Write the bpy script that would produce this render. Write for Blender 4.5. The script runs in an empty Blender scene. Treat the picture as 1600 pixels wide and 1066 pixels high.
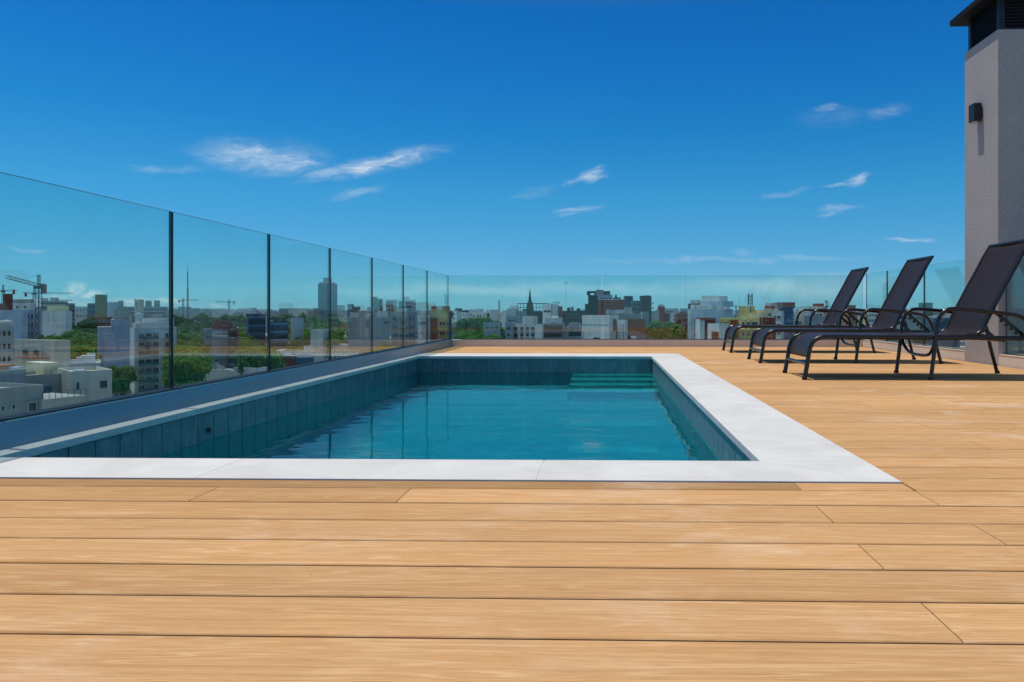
import bpy, bmesh, math, random
from math import sin, cos, radians, pi, sqrt
from mathutils import Vector, Matrix
random.seed(7)
scene = bpy.context.scene
col = scene.collection

# ---------------------------------------------------------------- camera
F = 1150.0; CX = 918.0; HY = 487.0; YAW = 0.024; EYE = 0.5      # in pixels of a 1600 wide picture
cs, sn = cos(YAW), sin(YAW)
cam_d = bpy.data.cameras.new('camera'); cam = bpy.data.objects.new('camera', cam_d); col.objects.link(cam)
cam.location = (0, 0, EYE); cam.rotation_euler = (pi/2, 0, YAW)
cam_d.sensor_width = 36; cam_d.sensor_fit = 'HORIZONTAL'; cam_d.lens = 36*F/1600
cam_d.shift_x = -(CX-800)/1600; cam_d.shift_y = -(533-HY)/1600
cam_d.clip_start = 0.05; cam_d.clip_end = 30000
scene.camera = cam

def ratio(px):                       # X/Y of the sight line through column px
    t = (px-CX)/F
    return (t*cs-sn)/(cs+t*sn)
def z_at(py, X, Y):
    return EYE-(py-HY)*(-X*sn+Y*cs)/F

# ---------------------------------------------------------------- world
world = bpy.data.worlds.new('World'); scene.world = world; world.use_nodes = True
wt = world.node_tree; wn = wt.nodes; wl = wt.links
for n in list(wn): wn.remove(n)
SUN_DIR = Vector((-0.255, 0.07, 1.0)).normalized()
SUN_EL = math.asin(SUN_DIR.z); SUN_AZ = math.atan2(SUN_DIR.x, SUN_DIR.y)
def wnode(t, **k):
    n = wn.new(t)
    for a, b in k.items(): setattr(n, a, b)
    return n
def wmath(op, a, b=None, c=None, clamp=False):
    n = wn.new('ShaderNodeMath'); n.operation = op; n.use_clamp = clamp
    for i, v in enumerate((a, b, c)):
        if v is None: continue
        if isinstance(v, (int, float)): n.inputs[i].default_value = v
        else: wl.new(v, n.inputs[i])
    return n.outputs[0]
sky = wnode('ShaderNodeTexSky', sky_type='NISHITA', sun_disc=False)
sky.sun_elevation = SUN_EL; sky.sun_rotation = SUN_AZ
sky.altitude = 300; sky.air_density = 1.0; sky.dust_density = 0.25; sky.ozone_density = 3.0
tc = wnode('ShaderNodeTexCoord'); sep = wnode('ShaderNodeSeparateXYZ'); wl.new(tc.outputs['Generated'], sep.inputs[0])
# sky tint by elevation: polarised blue low, with warm fill light added higher up
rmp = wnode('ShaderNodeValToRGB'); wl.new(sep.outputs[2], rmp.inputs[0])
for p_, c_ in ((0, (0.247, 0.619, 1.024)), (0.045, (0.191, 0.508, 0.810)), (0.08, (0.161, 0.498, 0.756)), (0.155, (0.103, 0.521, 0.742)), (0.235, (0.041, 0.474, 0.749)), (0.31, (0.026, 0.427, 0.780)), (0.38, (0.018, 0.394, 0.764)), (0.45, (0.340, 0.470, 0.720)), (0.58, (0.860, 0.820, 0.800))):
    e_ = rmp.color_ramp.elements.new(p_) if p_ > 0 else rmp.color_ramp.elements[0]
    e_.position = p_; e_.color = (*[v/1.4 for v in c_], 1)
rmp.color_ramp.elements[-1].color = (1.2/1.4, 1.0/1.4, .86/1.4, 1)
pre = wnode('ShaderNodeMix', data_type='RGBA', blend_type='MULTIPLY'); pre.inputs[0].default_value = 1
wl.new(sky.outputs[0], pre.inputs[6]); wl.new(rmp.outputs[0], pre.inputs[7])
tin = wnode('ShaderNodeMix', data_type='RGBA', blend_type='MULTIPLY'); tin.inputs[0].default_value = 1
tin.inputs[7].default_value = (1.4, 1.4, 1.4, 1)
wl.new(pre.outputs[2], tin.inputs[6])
ym = wmath('MAXIMUM', sep.outputs[1], 0.02)
ca = wmath('DIVIDE', sep.outputs[0], ym); ce = wmath('DIVIDE', sep.outputs[2], ym)
cv = wnode('ShaderNodeCombineXYZ'); wl.new(ca, cv.inputs[0]); wl.new(ce, cv.inputs[1])
# warp
def wnoise(vec, scale, detail, rough, sx=1, sy=1, dist=0.0):
    mp = wnode('ShaderNodeMapping'); mp.inputs['Scale'].default_value = (sx, sy, 1); wl.new(vec, mp.inputs[0])
    n = wnode('ShaderNodeTexNoise'); n.inputs['Scale'].default_value = scale; n.inputs['Detail'].default_value = detail
    n.inputs['Roughness'].default_value = rough; n.inputs['Distortion'].default_value = dist
    wl.new(mp.outputs[0], n.inputs[0]); return n
nw = wnoise(cv.outputs[0], 9, 4, 0.6, 1, 2.2)
sub = wnode('ShaderNodeVectorMath', operation='SUBTRACT'); wl.new(nw.outputs['Color'], sub.inputs[0]); sub.inputs[1].default_value = (.5, .5, .5)
scl = wnode('ShaderNodeVectorMath', operation='MULTIPLY'); wl.new(sub.outputs[0], scl.inputs[0]); scl.inputs[1].default_value = (.095, .036, 0)
wv = wnode('ShaderNodeVectorMath', operation='ADD'); wl.new(cv.outputs[0], wv.inputs[0]); wl.new(scl.outputs[0], wv.inputs[1])
def cloud(px, py, hw, hh, rot=0, amp=1.0):
    mp = wnode('ShaderNodeMapping', vector_type='TEXTURE')
    mp.inputs['Location'].default_value = ((px-946)/F, (HY-py)/F, 0)
    mp.inputs['Rotation'].default_value = (0, 0, radians(rot)); mp.inputs['Scale'].default_value = (hw/F, hh/F, 1)
    wl.new(wv.outputs[0], mp.inputs[0])
    ln = wnode('ShaderNodeVectorMath', operation='LENGTH'); wl.new(mp.outputs[0], ln.inputs[0])
    mr = wnode('ShaderNodeMapRange', interpolation_type='SMOOTHERSTEP')
    mr.inputs[1].default_value = 1.0; mr.inputs[2].default_value = 0.0; mr.inputs[3].default_value = 0.0; mr.inputs[4].default_value = amp
    wl.new(ln.outputs['Value'], mr.inputs[0]); return mr.outputs[0]
fine = wnoise(wv.outputs[0], 26, 8, 0.62, 1, 3.4, 0.3)
def mr1(x, a, b, c=0.0, d=1.0):
    n = wnode('ShaderNodeMapRange'); n.clamp = True
    for i, v in enumerate((a, b, c, d)): n.inputs[i+1].default_value = v
    wl.new(x, n.inputs[0]); return n.outputs[0]
wis = mr1(fine.outputs[0], 0.30, 0.76)
hi = [cloud(395, 240, 150, 36, -4, .72), cloud(450, 254, 66, 20, 3, .75), cloud(588, 253, 140, 24, 11, .95), cloud(505, 268, 60, 16, 12, .75),
      cloud(250, 258, 110, 9, 0, .28), cloud(555, 304, 62, 13, 14, .5), cloud(934, 275, 28, 12, 12, 1.0), cloud(905, 283, 48, 5, 8, .5), cloud(828, 299, 40, 10, 18, .3),
      cloud(905, 324, 52, 9, 9, .5), cloud(895, 335, 38, 6, 9, .4), cloud(1334, 280, 27, 13, 10, 1.0), cloud(1300, 287, 45, 5, 8, .5), cloud(1220, 303, 45, 9, 20, .3),
      cloud(1305, 328, 52, 9, 9, .5), cloud(1293, 338, 38, 6, 9, .45), cloud(1290, 172, 26, 13, 0, .5), cloud(1375, 176, 62, 18, 8, .33), cloud(1300, 185, 80, 26, 0, .13), cloud(1420, 376, 60, 5, 0, .7),
      cloud(1165, 392, 40, 12, 0, .3), cloud(1150, 406, 330, 8, 0, .3), cloud(30, 392, 60, 7, -8, .45)]
s = hi[0]
for h in hi[1:]: s = wmath('MAXIMUM', s, h)
thread = wnoise(wv.outputs[0], 70, 5, 0.65, 1, 5.0, 0.5)
c_hi = wmath('ADD', wmath('MULTIPLY', wmath('MULTIPLY', s, wis), mr1(thread.outputs[0], 0.30, 0.70, 0.55, 1.25)), wmath('MULTIPLY', wmath('MULTIPLY', s, s), .10))
# low cumulus puffs over the left skyline and a milky band low in the sky
fine2 = wnoise(cv.outputs[0], 34, 6, 0.6, 1, 1.5)
lo = [cloud(98, 456, 32, 17, 0, 1.3), cloud(60, 468, 70, 10, 0, .7), cloud(143, 459, 40, 12, 14, 1.3), cloud(200, 469, 50, 9, 0, 1.0), cloud(250, 470, 36, 9, 0, 1.0), cloud(278, 473, 34, 10, 0, 1.0), cloud(335, 474, 30, 7, 0, .6), cloud(120, 476, 180, 9, 0, .6)]
s2 = lo[0]
for h in lo[1:]: s2 = wmath('MAXIMUM', s2, h)
c_lo = wmath('MULTIPLY', s2, mr1(fine2.outputs[0], 0.36, 0.58))
nb = wnoise(cv.outputs[0], 5, 4, 0.55, 1, 4.0)
bd = [cloud(850, 452, 620, 14, 0, .36), cloud(1240, 448, 330, 26, 1, .5)]
c_bd = wmath('MULTIPLY', wmath('MAXIMUM', bd[0], bd[1]), mr1(nb.outputs[0], 0.3, 0.6, 0.35, 1))
# thin veil elsewhere in the sky, also behind the camera
gv = wnoise(tc.outputs['Generated'], 3.2, 7, 0.62, 1, 1.0); 
veil = wmath('MULTIPLY', mr1(gv.outputs[0], 0.56, 0.80, 0, .55), mr1(sep.outputs[1], 0.25, -0.3))
tot = wmath('MAXIMUM', wmath('MAXIMUM', c_hi, c_lo), wmath('MAXIMUM', c_bd, veil))
front = mr1(sep.outputs[1], -0.02, 0.05)
cl = wnode('ShaderNodeMix', data_type='RGBA'); cl.clamp_factor = True
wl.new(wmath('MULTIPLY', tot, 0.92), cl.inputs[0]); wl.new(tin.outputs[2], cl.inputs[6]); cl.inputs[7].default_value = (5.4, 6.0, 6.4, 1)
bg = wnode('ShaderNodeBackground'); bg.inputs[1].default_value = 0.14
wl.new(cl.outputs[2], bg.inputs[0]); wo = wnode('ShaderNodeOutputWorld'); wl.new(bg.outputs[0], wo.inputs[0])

sun_d = bpy.data.lights.new('sun', 'SUN'); sun = bpy.data.objects.new('sun', sun_d); col.objects.link(sun)
sun_d.energy = 3.1; sun_d.angle = radians(0.53); sun_d.color = (1.0, 0.945, 0.85)
sun.rotation_euler = (-SUN_DIR).to_track_quat('-Z', 'Y').to_euler()
scene.view_settings.view_transform = 'Standard'; scene.view_settings.look = 'None'
scene.view_settings.exposure = 0.0; scene.view_settings.gamma = 1.0
scene.cycles.max_bounces = 10; scene.cycles.transparent_max_bounces = 32; scene.cycles.transmission_bounces = 6
scene.cycles.glossy_bounces = 5; scene.cycles.diffuse_bounces = 3; scene.cycles.sample_clamp_indirect = 4.0
scene.cycles.caustics_reflective = False; scene.cycles.use_denoising = True

# ---------------------------------------------------------------- materials
MATS = {}
class NT:
    def __init__(s, name):
        s.m = bpy.data.materials.new(name); s.m.use_nodes = True; s.t = s.m.node_tree; s.n = s.t.nodes; s.l = s.t.links
        s.b = s.n['Principled BSDF']; s.o = s.n['Material Output']
    def new(s, t, **k):
        n = s.n.new(t)
        for a, b in k.items(): setattr(n, a, b)
        return n
    def noise(s, vec, scale, detail=4, rough=.55, sc=(1, 1, 1), dist=0):
        mp = s.new('ShaderNodeMapping'); mp.inputs['Scale'].default_value = sc; s.l.new(vec, mp.inputs[0])
        n = s.new('ShaderNodeTexNoise'); n.inputs['Scale'].default_value = scale; n.inputs['Detail'].default_value = detail
        n.inputs['Roughness'].default_value = rough; n.inputs['Distortion'].default_value = dist; s.l.new(mp.outputs[0], n.inputs[0]); return n.outputs[0]
    def mr(s, x, a, b, c=0., d=1.):
        n = s.new('ShaderNodeMapRange'); n.clamp = True
        for i, v in enumerate((a, b, c, d)): n.inputs[i+1].default_value = v
        s.l.new(x, n.inputs[0]); return n.outputs[0]
    def math(s, op, a, b=None):
        n = s.new('ShaderNodeMath'); n.operation = op
        for i, v in enumerate((a, b)):
            if v is None: continue
            if isinstance(v, (int, float)): n.inputs[i].default_value = v
            else: s.l.new(v, n.inputs[i])
        return n.outputs[0]
    def mix(s, fac, a, b, bt='MIX'):
        n = s.new('ShaderNodeMix', data_type='RGBA', blend_type=bt)
        for i, v in ((0, fac), (6, a), (7, b)):
            if isinstance(v, (int, float)): n.inputs[i].default_value = v
            elif isinstance(v, tuple): n.inputs[i].default_value = (*v[:3], 1)
            else: s.l.new(v, n.inputs[i])
        return n.outputs[2]
    def bump(s, h, strength=.3, dist=.01):
        n = s.new('ShaderNodeBump'); n.inputs['Strength'].default_value = strength; n.inputs['Distance'].default_value = dist
        s.l.new(h, n.inputs['Height']); s.l.new(n.outputs[0], s.b.inputs['Normal']); return n
    def scale(s, c, f):      # multiply a colour by a grey factor socket
        cc = s.new('ShaderNodeCombineColor')
        for i in range(3): s.l.new(f, cc.inputs[i])
        return s.mix(1.0, c, cc.outputs[0], 'MULTIPLY')

def plaster(name, rgb, rough=.85, var=.16, streak=.16, size=.25, spec=.05):
    """painted or rendered wall with blotches and faint vertical run marks"""
    if name in MATS: return MATS[name]
    t = NT(name); g = t.new('ShaderNodeNewGeometry'); p = g.outputs['Position']
    a = t.mr(t.noise(p, size, 5, .6), .3, .7, 1-var, 1+var*.5)
    b = t.mr(t.noise(p, 1.0, 3, .6, (1.2, 1.2, .06)), .4, .75, 1, 1-streak)
    f = t.math('MULTIPLY', a, b)
    oi = t.new('ShaderNodeObjectInfo'); f = t.math('MULTIPLY', f, t.mr(oi.outputs['Random'], 0, 1, .93, 1.05))
    t.l.new(t.scale(rgb, f), t.b.inputs['Base Color']); t.b.inputs['Roughness'].default_value = rough
    t.b.inputs['Specular IOR Level'].default_value = spec
    MATS[name] = t.m; return t.m
def simple(name, rgb, rough=.5, metal=0., spec=.5, var=.0, size=4, coat=0.):
    if name in MATS: return MATS[name]
    t = NT(name)
    if var:
        g = t.new('ShaderNodeNewGeometry')
        t.l.new(t.scale(rgb, t.mr(t.noise(g.outputs['Position'], size, 4, .6), .3, .7, 1-var, 1+var)), t.b.inputs['Base Color'])
    else: t.b.inputs['Base Color'].default_value = (*rgb, 1)
    t.b.inputs['Roughness'].default_value = rough; t.b.inputs['Metallic'].default_value = metal
    t.b.inputs['Specular IOR Level'].default_value = spec; t.b.inputs['Coat Weight'].default_value = coat
    MATS[name] = t.m; return t.m

def mat_wood(name, tone=1.0):
    t = NT(name); g = t.new('ShaderNodeNewGeometry'); oi = t.new('ShaderNodeObjectInfo')
    off = t.new('ShaderNodeCombineXYZ')
    for i, k in enumerate((37., 53., 11.)): t.l.new(t.math('MULTIPLY', oi.outputs['Random'], k), off.inputs[i])
    ad = t.new('ShaderNodeVectorMath', operation='ADD'); t.l.new(g.outputs['Position'], ad.inputs[0]); t.l.new(off.outputs[0], ad.inputs[1])
    p = ad.outputs[0]; wpos = g.outputs['Position']
    # cathedral grain: contour lines of a stretched field
    fld = t.noise(p, 1.0, 3, .5, (.55, 9.5, 1), .35)
    rings = t.math('FRACT', t.math('MULTIPLY', fld, 22.0))
    rline = t.mr(t.math('ABSOLUTE', t.math('SUBTRACT', rings, .5)), .26, .5, 0, 1)
    fibre = t.noise(p, 1.0, 5, .7, (22, 520, 1)); fibre2 = t.noise(p, 1.0, 4, .65, (1.6, 90, 1))
    pore = t.mr(t.noise(p, 1.0, 2, .5, (26, 560, 1)), .62, .72, 0, 1)
    base = t.mix(t.mr(fibre2, .32, .68), (.55*tone, .298*tone, .125*tone), (.67*tone, .390*tone, .182*tone))
    base = t.mix(t.math('MULTIPLY', rline, t.mr(t.noise(p, 1.0, 3, .5, (1.2, 8, 1)), .35, .6, .18, .55)), base, (.80*tone, .54*tone, .29*tone))
    base = t.mix(t.math('MULTIPLY', pore, .35), base, (.33*tone, .17*tone, .065*tone))
    base = t.scale(base, t.mr(fibre, .3, .7, .83, 1.12))
    tnt = t.mr(oi.outputs['Random'], 0, 1, .90, 1.09); base = t.scale(base, tnt)
    base = t.scale(base, t.mr(t.noise(wpos, 1.6, 5, .65, (1, 2.2, 1)), .25, .75, .90, 1.08))
    # dusty pale scuffs
    sc = t.math('MULTIPLY', t.mr(t.noise(wpos, 2.3, 6, .66, (1, 1.6, 1), .6), .52, .72), t.mr(t.noise(wpos, .8, 3, .5), .42, .60))
    base = t.mix(t.math('MULTIPLY', sc, .58), base, (.84, .66, .50))
    # worn dark rub marks and specks
    sp = t.math('MULTIPLY', t.mr(t.noise(wpos, 60, 2, .5), .74, .78), t.mr(t.noise(wpos, 1.7, 2, .5), .5, .6))
    base = t.mix(t.math('MULTIPLY', sp, .7), base, (.12, .07, .04))
    t.l.new(base, t.b.inputs['Base Color'])
    t.l.new(t.mr(fld, .3, .7, .5, .68), t.b.inputs['Roughness']); t.b.inputs['Specular IOR Level'].default_value = 0
    hgt = t.math('ADD', t.math('MULTIPLY', fibre, .6), t.math('MULTIPLY', rline, .4))
    t.bump(hgt, .5, .0014)
    return t.m
M_wood = mat_wood('decking wood'); M_wood_dark = mat_wood('decking wood brown strip', .72)
def mat_stone():
    t = NT('white coping stone'); g = t.new('ShaderNodeNewGeometry'); p = g.outputs['Position']
    a = t.noise(p, 3.5, 7, .62, (1, 1, 1), .8); v = t.noise(p, 2.2, 5, .7, (1.0, 4.5, 1), 1.6)
    oi = t.new('ShaderNodeObjectInfo')
    c = t.mix(t.mr(a, .35, .7), (.64, .625, .585), (.745, .73, .69)); c = t.mix(t.mr(v, .55, .72, 0, .5), c, (.52, .53, .535))
    c = t.scale(c, t.mr(oi.outputs['Random'], 0, 1, .96, 1.03))
    gr = t.noise(p, 260, 2, .6); c = t.scale(c, t.mr(gr, .3, .7, .95, 1.03))
    sp = t.mr(t.noise(p, 45, 2, .5), .76, .80); c = t.mix(t.math('MULTIPLY', sp, .5), c, (.2, .2, .18))
    t.l.new(c, t.b.inputs['Base Color']); t.b.inputs['Roughness'].default_value = .7; t.b.inputs['Specular IOR Level'].default_value = .02
    t.bump(gr, .15, .001); return t.m
M_stone = mat_stone()
def mat_tile():
    t = NT('slate blue pool tile'); g = t.new('ShaderNodeNewGeometry'); p = g.outputs['Position']; oi = t.new('ShaderNodeObjectInfo')
    c = t.mix(t.mr(t.noise(p, 14, 5, .7), .3, .7), (.085, .165, .18), (.15, .25, .27))
    c = t.mix(t.mr(t.noise(p, 40, 3, .6, (1, 1, .25)), .50, .72, 0, .65), c, (.26, .37, .41))
    c = t.scale(c, t.mr(oi.outputs['Random'], 0, 1, .9, 1.09)); t.l.new(c, t.b.inputs['Base Color'])
    t.b.inputs['Roughness'].default_value = .38; t.bump(t.noise(p, 70, 4, .6), .25, .002); return t.m
M_tile = mat_tile()
M_grout = simple('pale grout', (.22, .29, .30), .9)
M_uwtile = simple('submerged green tile', (.02, .50, .56), .5, var=.15, size=9)
M_step = simple('pale step edge tile', (.80, .84, .78), .5)
M_nozzle = simple('white plastic', (.75, .76, .74), .4)
def mat_water():
    t = NT('pool water'); t.n.remove(t.b); g = t.new('ShaderNodeNewGeometry'); p = g.outputs['Position']
    h1 = t.noise(p, 1.0, 3, .5, (.8, 2.4, 1), .3); h2 = t.noise(p, 1.0, 2, .5, (6, 9, 1), .3)
    h = t.math('ADD', t.math('MULTIPLY', h1, 1.0), t.math('MULTIPLY', h2, .022))
    bp = t.new('ShaderNodeBump'); bp.inputs['Strength'].default_value = 1; bp.inputs['Distance'].default_value = .008; t.l.new(h, bp.inputs['Height'])
    fr = t.new('ShaderNodeFresnel'); fr.inputs[0].default_value = 1.333; t.l.new(bp.outputs[0], fr.inputs['Normal'])
    gl = t.new('ShaderNodeBsdfGlossy'); gl.inputs['Roughness'].default_value = .012; t.l.new(bp.outputs[0], gl.inputs['Normal'])
    rf = t.new('ShaderNodeBsdfRefraction'); rf.inputs['IOR'].default_value = 1.333; rf.inputs['Roughness'].default_value = 0.0
    rf.inputs['Color'].default_value = (.07, .88, .90, 1); t.l.new(bp.outputs[0], rf.inputs['Normal'])
    tr = t.new('ShaderNodeBsdfTransparent'); tr.inputs[0].default_value = (.32, .84, .86, 1)
    m1 = t.new('ShaderNodeMixShader'); m1.inputs[0].default_value = .22; t.l.new(rf.outputs[0], m1.inputs[1]); t.l.new(tr.outputs[0], m1.inputs[2])
    m2 = t.new('ShaderNodeMixShader'); t.l.new(fr.outputs[0], m2.inputs[0]); t.l.new(m1.outputs[0], m2.inputs[1]); t.l.new(gl.outputs[0], m2.inputs[2])
    t.l.new(m2.outputs[0], t.o.inputs[0]); return t.m
M_water = mat_water()
def mat_glass(name, tint, refl=1.0):
    t = NT(name); t.n.remove(t.b)
    lw = t.new('ShaderNodeLayerWeight'); lw.inputs[0].default_value = .5
    pw = t.math('POWER', lw.outputs['Facing'], 5.0); f = t.math('ADD', t.math('MULTIPLY', pw, .96*refl), .042*refl)
    gl = t.new('ShaderNodeBsdfGlossy'); gl.inputs['Roughness'].default_value = 0.0; gl.inputs[0].default_value = (.95, 1, 1, 1)
    g = t.new('ShaderNodeNewGeometry')
    smg = t.mr(t.noise(g.outputs['Position'], 2.2, 5, .65), .3, .8, 1.0, .965)
    tr = t.new('ShaderNodeBsdfTransparent'); t.l.new(t.scale(tint, smg), tr.inputs[0])
    m = t.new('ShaderNodeMixShader'); t.l.new(f, m.inputs[0]); t.l.new(tr.outputs[0], m.inputs[1]); t.l.new(gl.outputs[0], m.inputs[2])
    t.l.new(m.outputs[0], t.o.inputs[0]); return t.m
M_glass = mat_glass('tinted balustrade glass', (.85, .96, .94))
M_glass_edge = simple('green glass edge', (.012, .045, .05), .25)
M_glass_edge_light = simple('polished bright glass edge', (.50, .62, .62), .3)
M_joint = simple('black glazing bar', (.006, .009, .012), .55)
def mat_curb(name, rgb, rough):
    t = NT(name); g = t.new('ShaderNodeNewGeometry'); p = g.outputs['Position']
    t.l.new(t.scale(rgb, t.mr(t.noise(p, 2.5, 5, .6), .3, .7, .93, 1.05)), t.b.inputs['Base Color'])
    t.b.inputs['Roughness'].default_value = rough; t.b.inputs['Specular IOR Level'].default_value = .5; return t.m
M_curb_l = mat_curb('grey lacquered metal cladding', (.135, .29, .37), .30)
M_curb = mat_curb('beige painted cladding', (.78, .66, .53), .55)
M_dark = simple('dark substrate', (.05, .024, .010), .95, 0, 0)
def mat_render_wall():
    t = NT('grey textured render'); g = t.new('ShaderNodeNewGeometry'); p = g.outputs['Position']
    n = t.noise(p, 80, 4, .6, (1, 1, .8)); c = t.scale((.475, .435, .42), t.mr(n, .3, .7, .80, 1.10))
    c = t.scale(c, t.mr(t.noise(p, 2, 4, .6), .3, .7, .95, 1.04))
    t.l.new(c, t.b.inputs['Base Color']); t.b.inputs['Roughness'].default_value = .92; t.b.inputs['Specular IOR Level'].default_value = 0
    t.bump(n, 1.0, .008); return t.m
M_render = mat_render_wall()
M_louvre = simple('blue black louvre paint', (.012, .016, .022), .5)
M_cap = simple('dark slate metal cap', (.007, .009, .014), .7, 0, .2, var=.1)
M_lampbox = simple('anthracite lamp housing', (.012, .014, .016), .45)
def mat_sling():
    t = NT('dark brown mesh sling'); tcn = t.new('ShaderNodeTexCoord'); p = tcn.outputs['Object']
    a = t.noise(p, 1, 2, .5, (25, 900, 25)); b = t.noise(p, 1, 2, .5, (700, 40, 700))
    h = t.math('ADD', a, b); c = t.scale((.027, .0175, .0145), t.mr(h, .7, 1.3, .65, 1.5))
    t.l.new(c, t.b.inputs['Base Color']); t.b.inputs['Roughness'].default_value = .42; t.b.inputs['Specular IOR Level'].default_value = .13
    t.b.inputs['Sheen Weight'].default_value = .03; t.bump(h, .3, .0012); return t.m
M_sling = mat_sling()
M_frame = simple('dark bronze tube', (.011, .009, .009), .25, 0., .5, coat=.15)
M_cream_rope = simple('scuffed rubber sleeve', (.10, .085, .07), .8, var=.3, size=60)

# ---------------------------------------------------------------- mesh helpers
class MB:
    """collects faces, builds one mesh object"""
    def __init__(s): s.v = []; s.f = []; s.mi = []; s.sm = []
    def add(s, vs, fs, mi=0, smooth=False):
        o = len(s.v); s.v += [tuple(v) for v in vs]; s.f += [tuple(i+o for i in f) for f in fs]
        s.mi += [mi]*len(fs); s.sm += [smooth]*len(fs); return s
    def box(s, x0, x1, y0, y1, z0, z1, mi=0, mtop=None, mside=None):
        vs = [(x0, y0, z0), (x1, y0, z0), (x1, y1, z0), (x0, y1, z0), (x0, y0, z1), (x1, y0, z1), (x1, y1, z1), (x0, y1, z1)]
        s.add(vs, [(0, 3, 2, 1), (4, 5, 6, 7), (0, 1, 5, 4), (1, 2, 6, 5), (2, 3, 7, 6), (3, 0, 4, 7)], mi)
        if mtop is not None: s.mi[-5] = mtop
        return s
    def prism(s, poly, axis, a, b, mi=0):
        """poly of 2D points; axis 'y': poly in xz extruded from y=a to y=b; 'x': poly in yz; 'z': poly in xy"""
        n = len(poly)
        def P(q, w):
            return (q[0], w, q[1]) if axis == 'y' else (w, q[0], q[1]) if axis == 'x' else (q[0], q[1], w)
        vs = [P(q, a) for q in poly]+[P(q, b) for q in poly]
        fs = [tuple(range(n))[::-1], tuple(range(n, 2*n))]+[(i, (i+1) % n, n+(i+1) % n, n+i) for i in range(n)]
        return s.add(vs, fs, mi)
    def cyl(s, c, r, z0, z1, n=12, r1=None, mi=0, smooth=True):
        r1 = r if r1 is None else r1
        vs = [(c[0]+r*cos(2*pi*i/n), c[1]+r*sin(2*pi*i/n), z0) for i in range(n)]+[(c[0]+r1*cos(2*pi*i/n), c[1]+r1*sin(2*pi*i/n), z1) for i in range(n)]
        s.add(vs, [(i, (i+1) % n, n+(i+1) % n, n+i) for i in range(n)], mi, smooth)
        s.add(vs, [tuple(range(n))[::-1], tuple(range(n, 2*n))], mi); return s
    def bar(s, p, q, r, n=4, mi=0):
        return s.tube([p, q], r, n, mi, False)
    def tube(s, pts, r, n=10, mi=0, smooth=True):
        pts = [Vector(p) for p in pts]; rings = []
        up = None
        for i, p in enumerate(pts):
            t = (pts[min(i+1, len(pts)-1)]-pts[max(i-1, 0)]).normalized()
            if up is None: up = Vector((0, 1, 0)) if abs(t.y) < .9 else Vector((1, 0, 0))
            a = (up-t*up.dot(t)).normalized(); b = t.cross(a); up = a
            rr = r[i] if isinstance(r, (list, tuple)) else r
            rings.append([p+(a*cos(2*pi*k/n+pi/n)+b*sin(2*pi*k/n+pi/n))*rr for k in range(n)])
        vs = [v for rg in rings for v in rg]; fs = []
        for i in range(len(pts)-1):
            for k in range(n): fs.append((i*n+k, i*n+(k+1) % n, (i+1)*n+(k+1) % n, (i+1)*n+k))
        s.add(vs, fs, mi, smooth); s.add(vs, [tuple(range(n))[::-1], tuple(range((len(pts)-1)*n, len(pts)*n))], mi); return s
    def mesh(s, name, mats):
        me = bpy.data.meshes.new(name); me.from_pydata(s.v, [], s.f)
        for m in (mats if isinstance(mats, (list, tuple)) else [mats]): me.materials.append(m)
        me.polygons.foreach_set('material_index', s.mi); me.polygons.foreach_set('use_smooth', s.sm)
        bm = bmesh.new(); bm.from_mesh(me); bmesh.ops.recalc_face_normals(bm, faces=bm.faces); bm.to_mesh(me); bm.free()
        me.update(); return me
    def build(s, name, mats, parent=None, loc=None):
        return put(name, s.mesh(name, mats), parent, loc)
def put(name, me, parent=None, loc=None, rz=0, **props):
    o = bpy.data.objects.new(name, me); col.objects.link(o)
    if parent: o.parent = parent
    if loc is not None: o.location = loc
    if rz: o.rotation_euler = (0, 0, rz)
    for k, v in props.items(): o[k] = v
    return o
def tag(o, label=None, cat=None, group=None, kind=None):
    if label: o['label'] = label
    if cat: o['category'] = cat
    if group: o['group'] = group
    if kind: o['kind'] = kind
    return o
def empty(name, loc=(0, 0, 0), rz=0): return put(name, None, None, loc, rz)
def catmull(P, k=6):
    P = [Vector(p) for p in P]; out = []
    for i in range(len(P)-1):
        a = P[max(i-1, 0)]; b = P[i]; c = P[i+1]; d = P[min(i+2, len(P)-1)]
        for j in range(k):
            t = j/k
            out.append(.5*((2*b)+(c-a)*t+(2*a-5*b+4*c-d)*t*t+(3*b-a-3*c+d)*t**3))
    out.append(P[-1]); return out

# ---------------------------------------------------------------- terrace: slab, planks
PX0, PX1, PY0, PY1 = -2.085, .515, 2.462, 8.18            # pool opening inside the coping
OX1, OY0, OY1 = .866, 2.172, 8.75                          # outer edge of the coping
WL = -.183                                                 # water level
GX_L, GX_R, GY = -2.255, 3.70, 10.56                        # glass lines
deck = tag(MB().box(OX1+.002, 4.6, -2.2, 10.49, -.6, -.034).box(-2.2, OX1+.002, -2.2, OY0-.002, -.6, -.034).box(-2.2, OX1+.002, OY1+.002, 10.49, -.6, -.034)
           .build('deck', M_dark), kind='structure')
P = .1585; Y0 = 1.125
def plank(x0, x1, y0, y1, mat=M_wood, name='plank', zt=0.0, along='x'):
    g = .0038; c = .0026; t = .022
    if along == 'x':
        pr = [(y0+g, zt-t), (y0+g, zt-c), (y0+g+c*.7, zt-.0008), (y0+g+2.2*c, zt), (y1-g-2.2*c, zt), (y1-g-c*.7, zt-.0008), (y1-g, zt-c), (y1-g, zt-t)]
        b = MB().prism(pr, 'x', x0+.0012, x1-.0012)
    else:
        pr = [(x0+g, zt-t), (x0+g, zt-c), (x0+g+2.2*c, zt), (x1-g-2.2*c, zt), (x1-g, zt-c), (x1-g, zt-t)]
        b = MB().prism(pr, 'y', y0, y1)
    return b.build(name, mat, deck)
XR = 3.50                                                  # planks end at the border board
rows = []
k = -20
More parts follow.
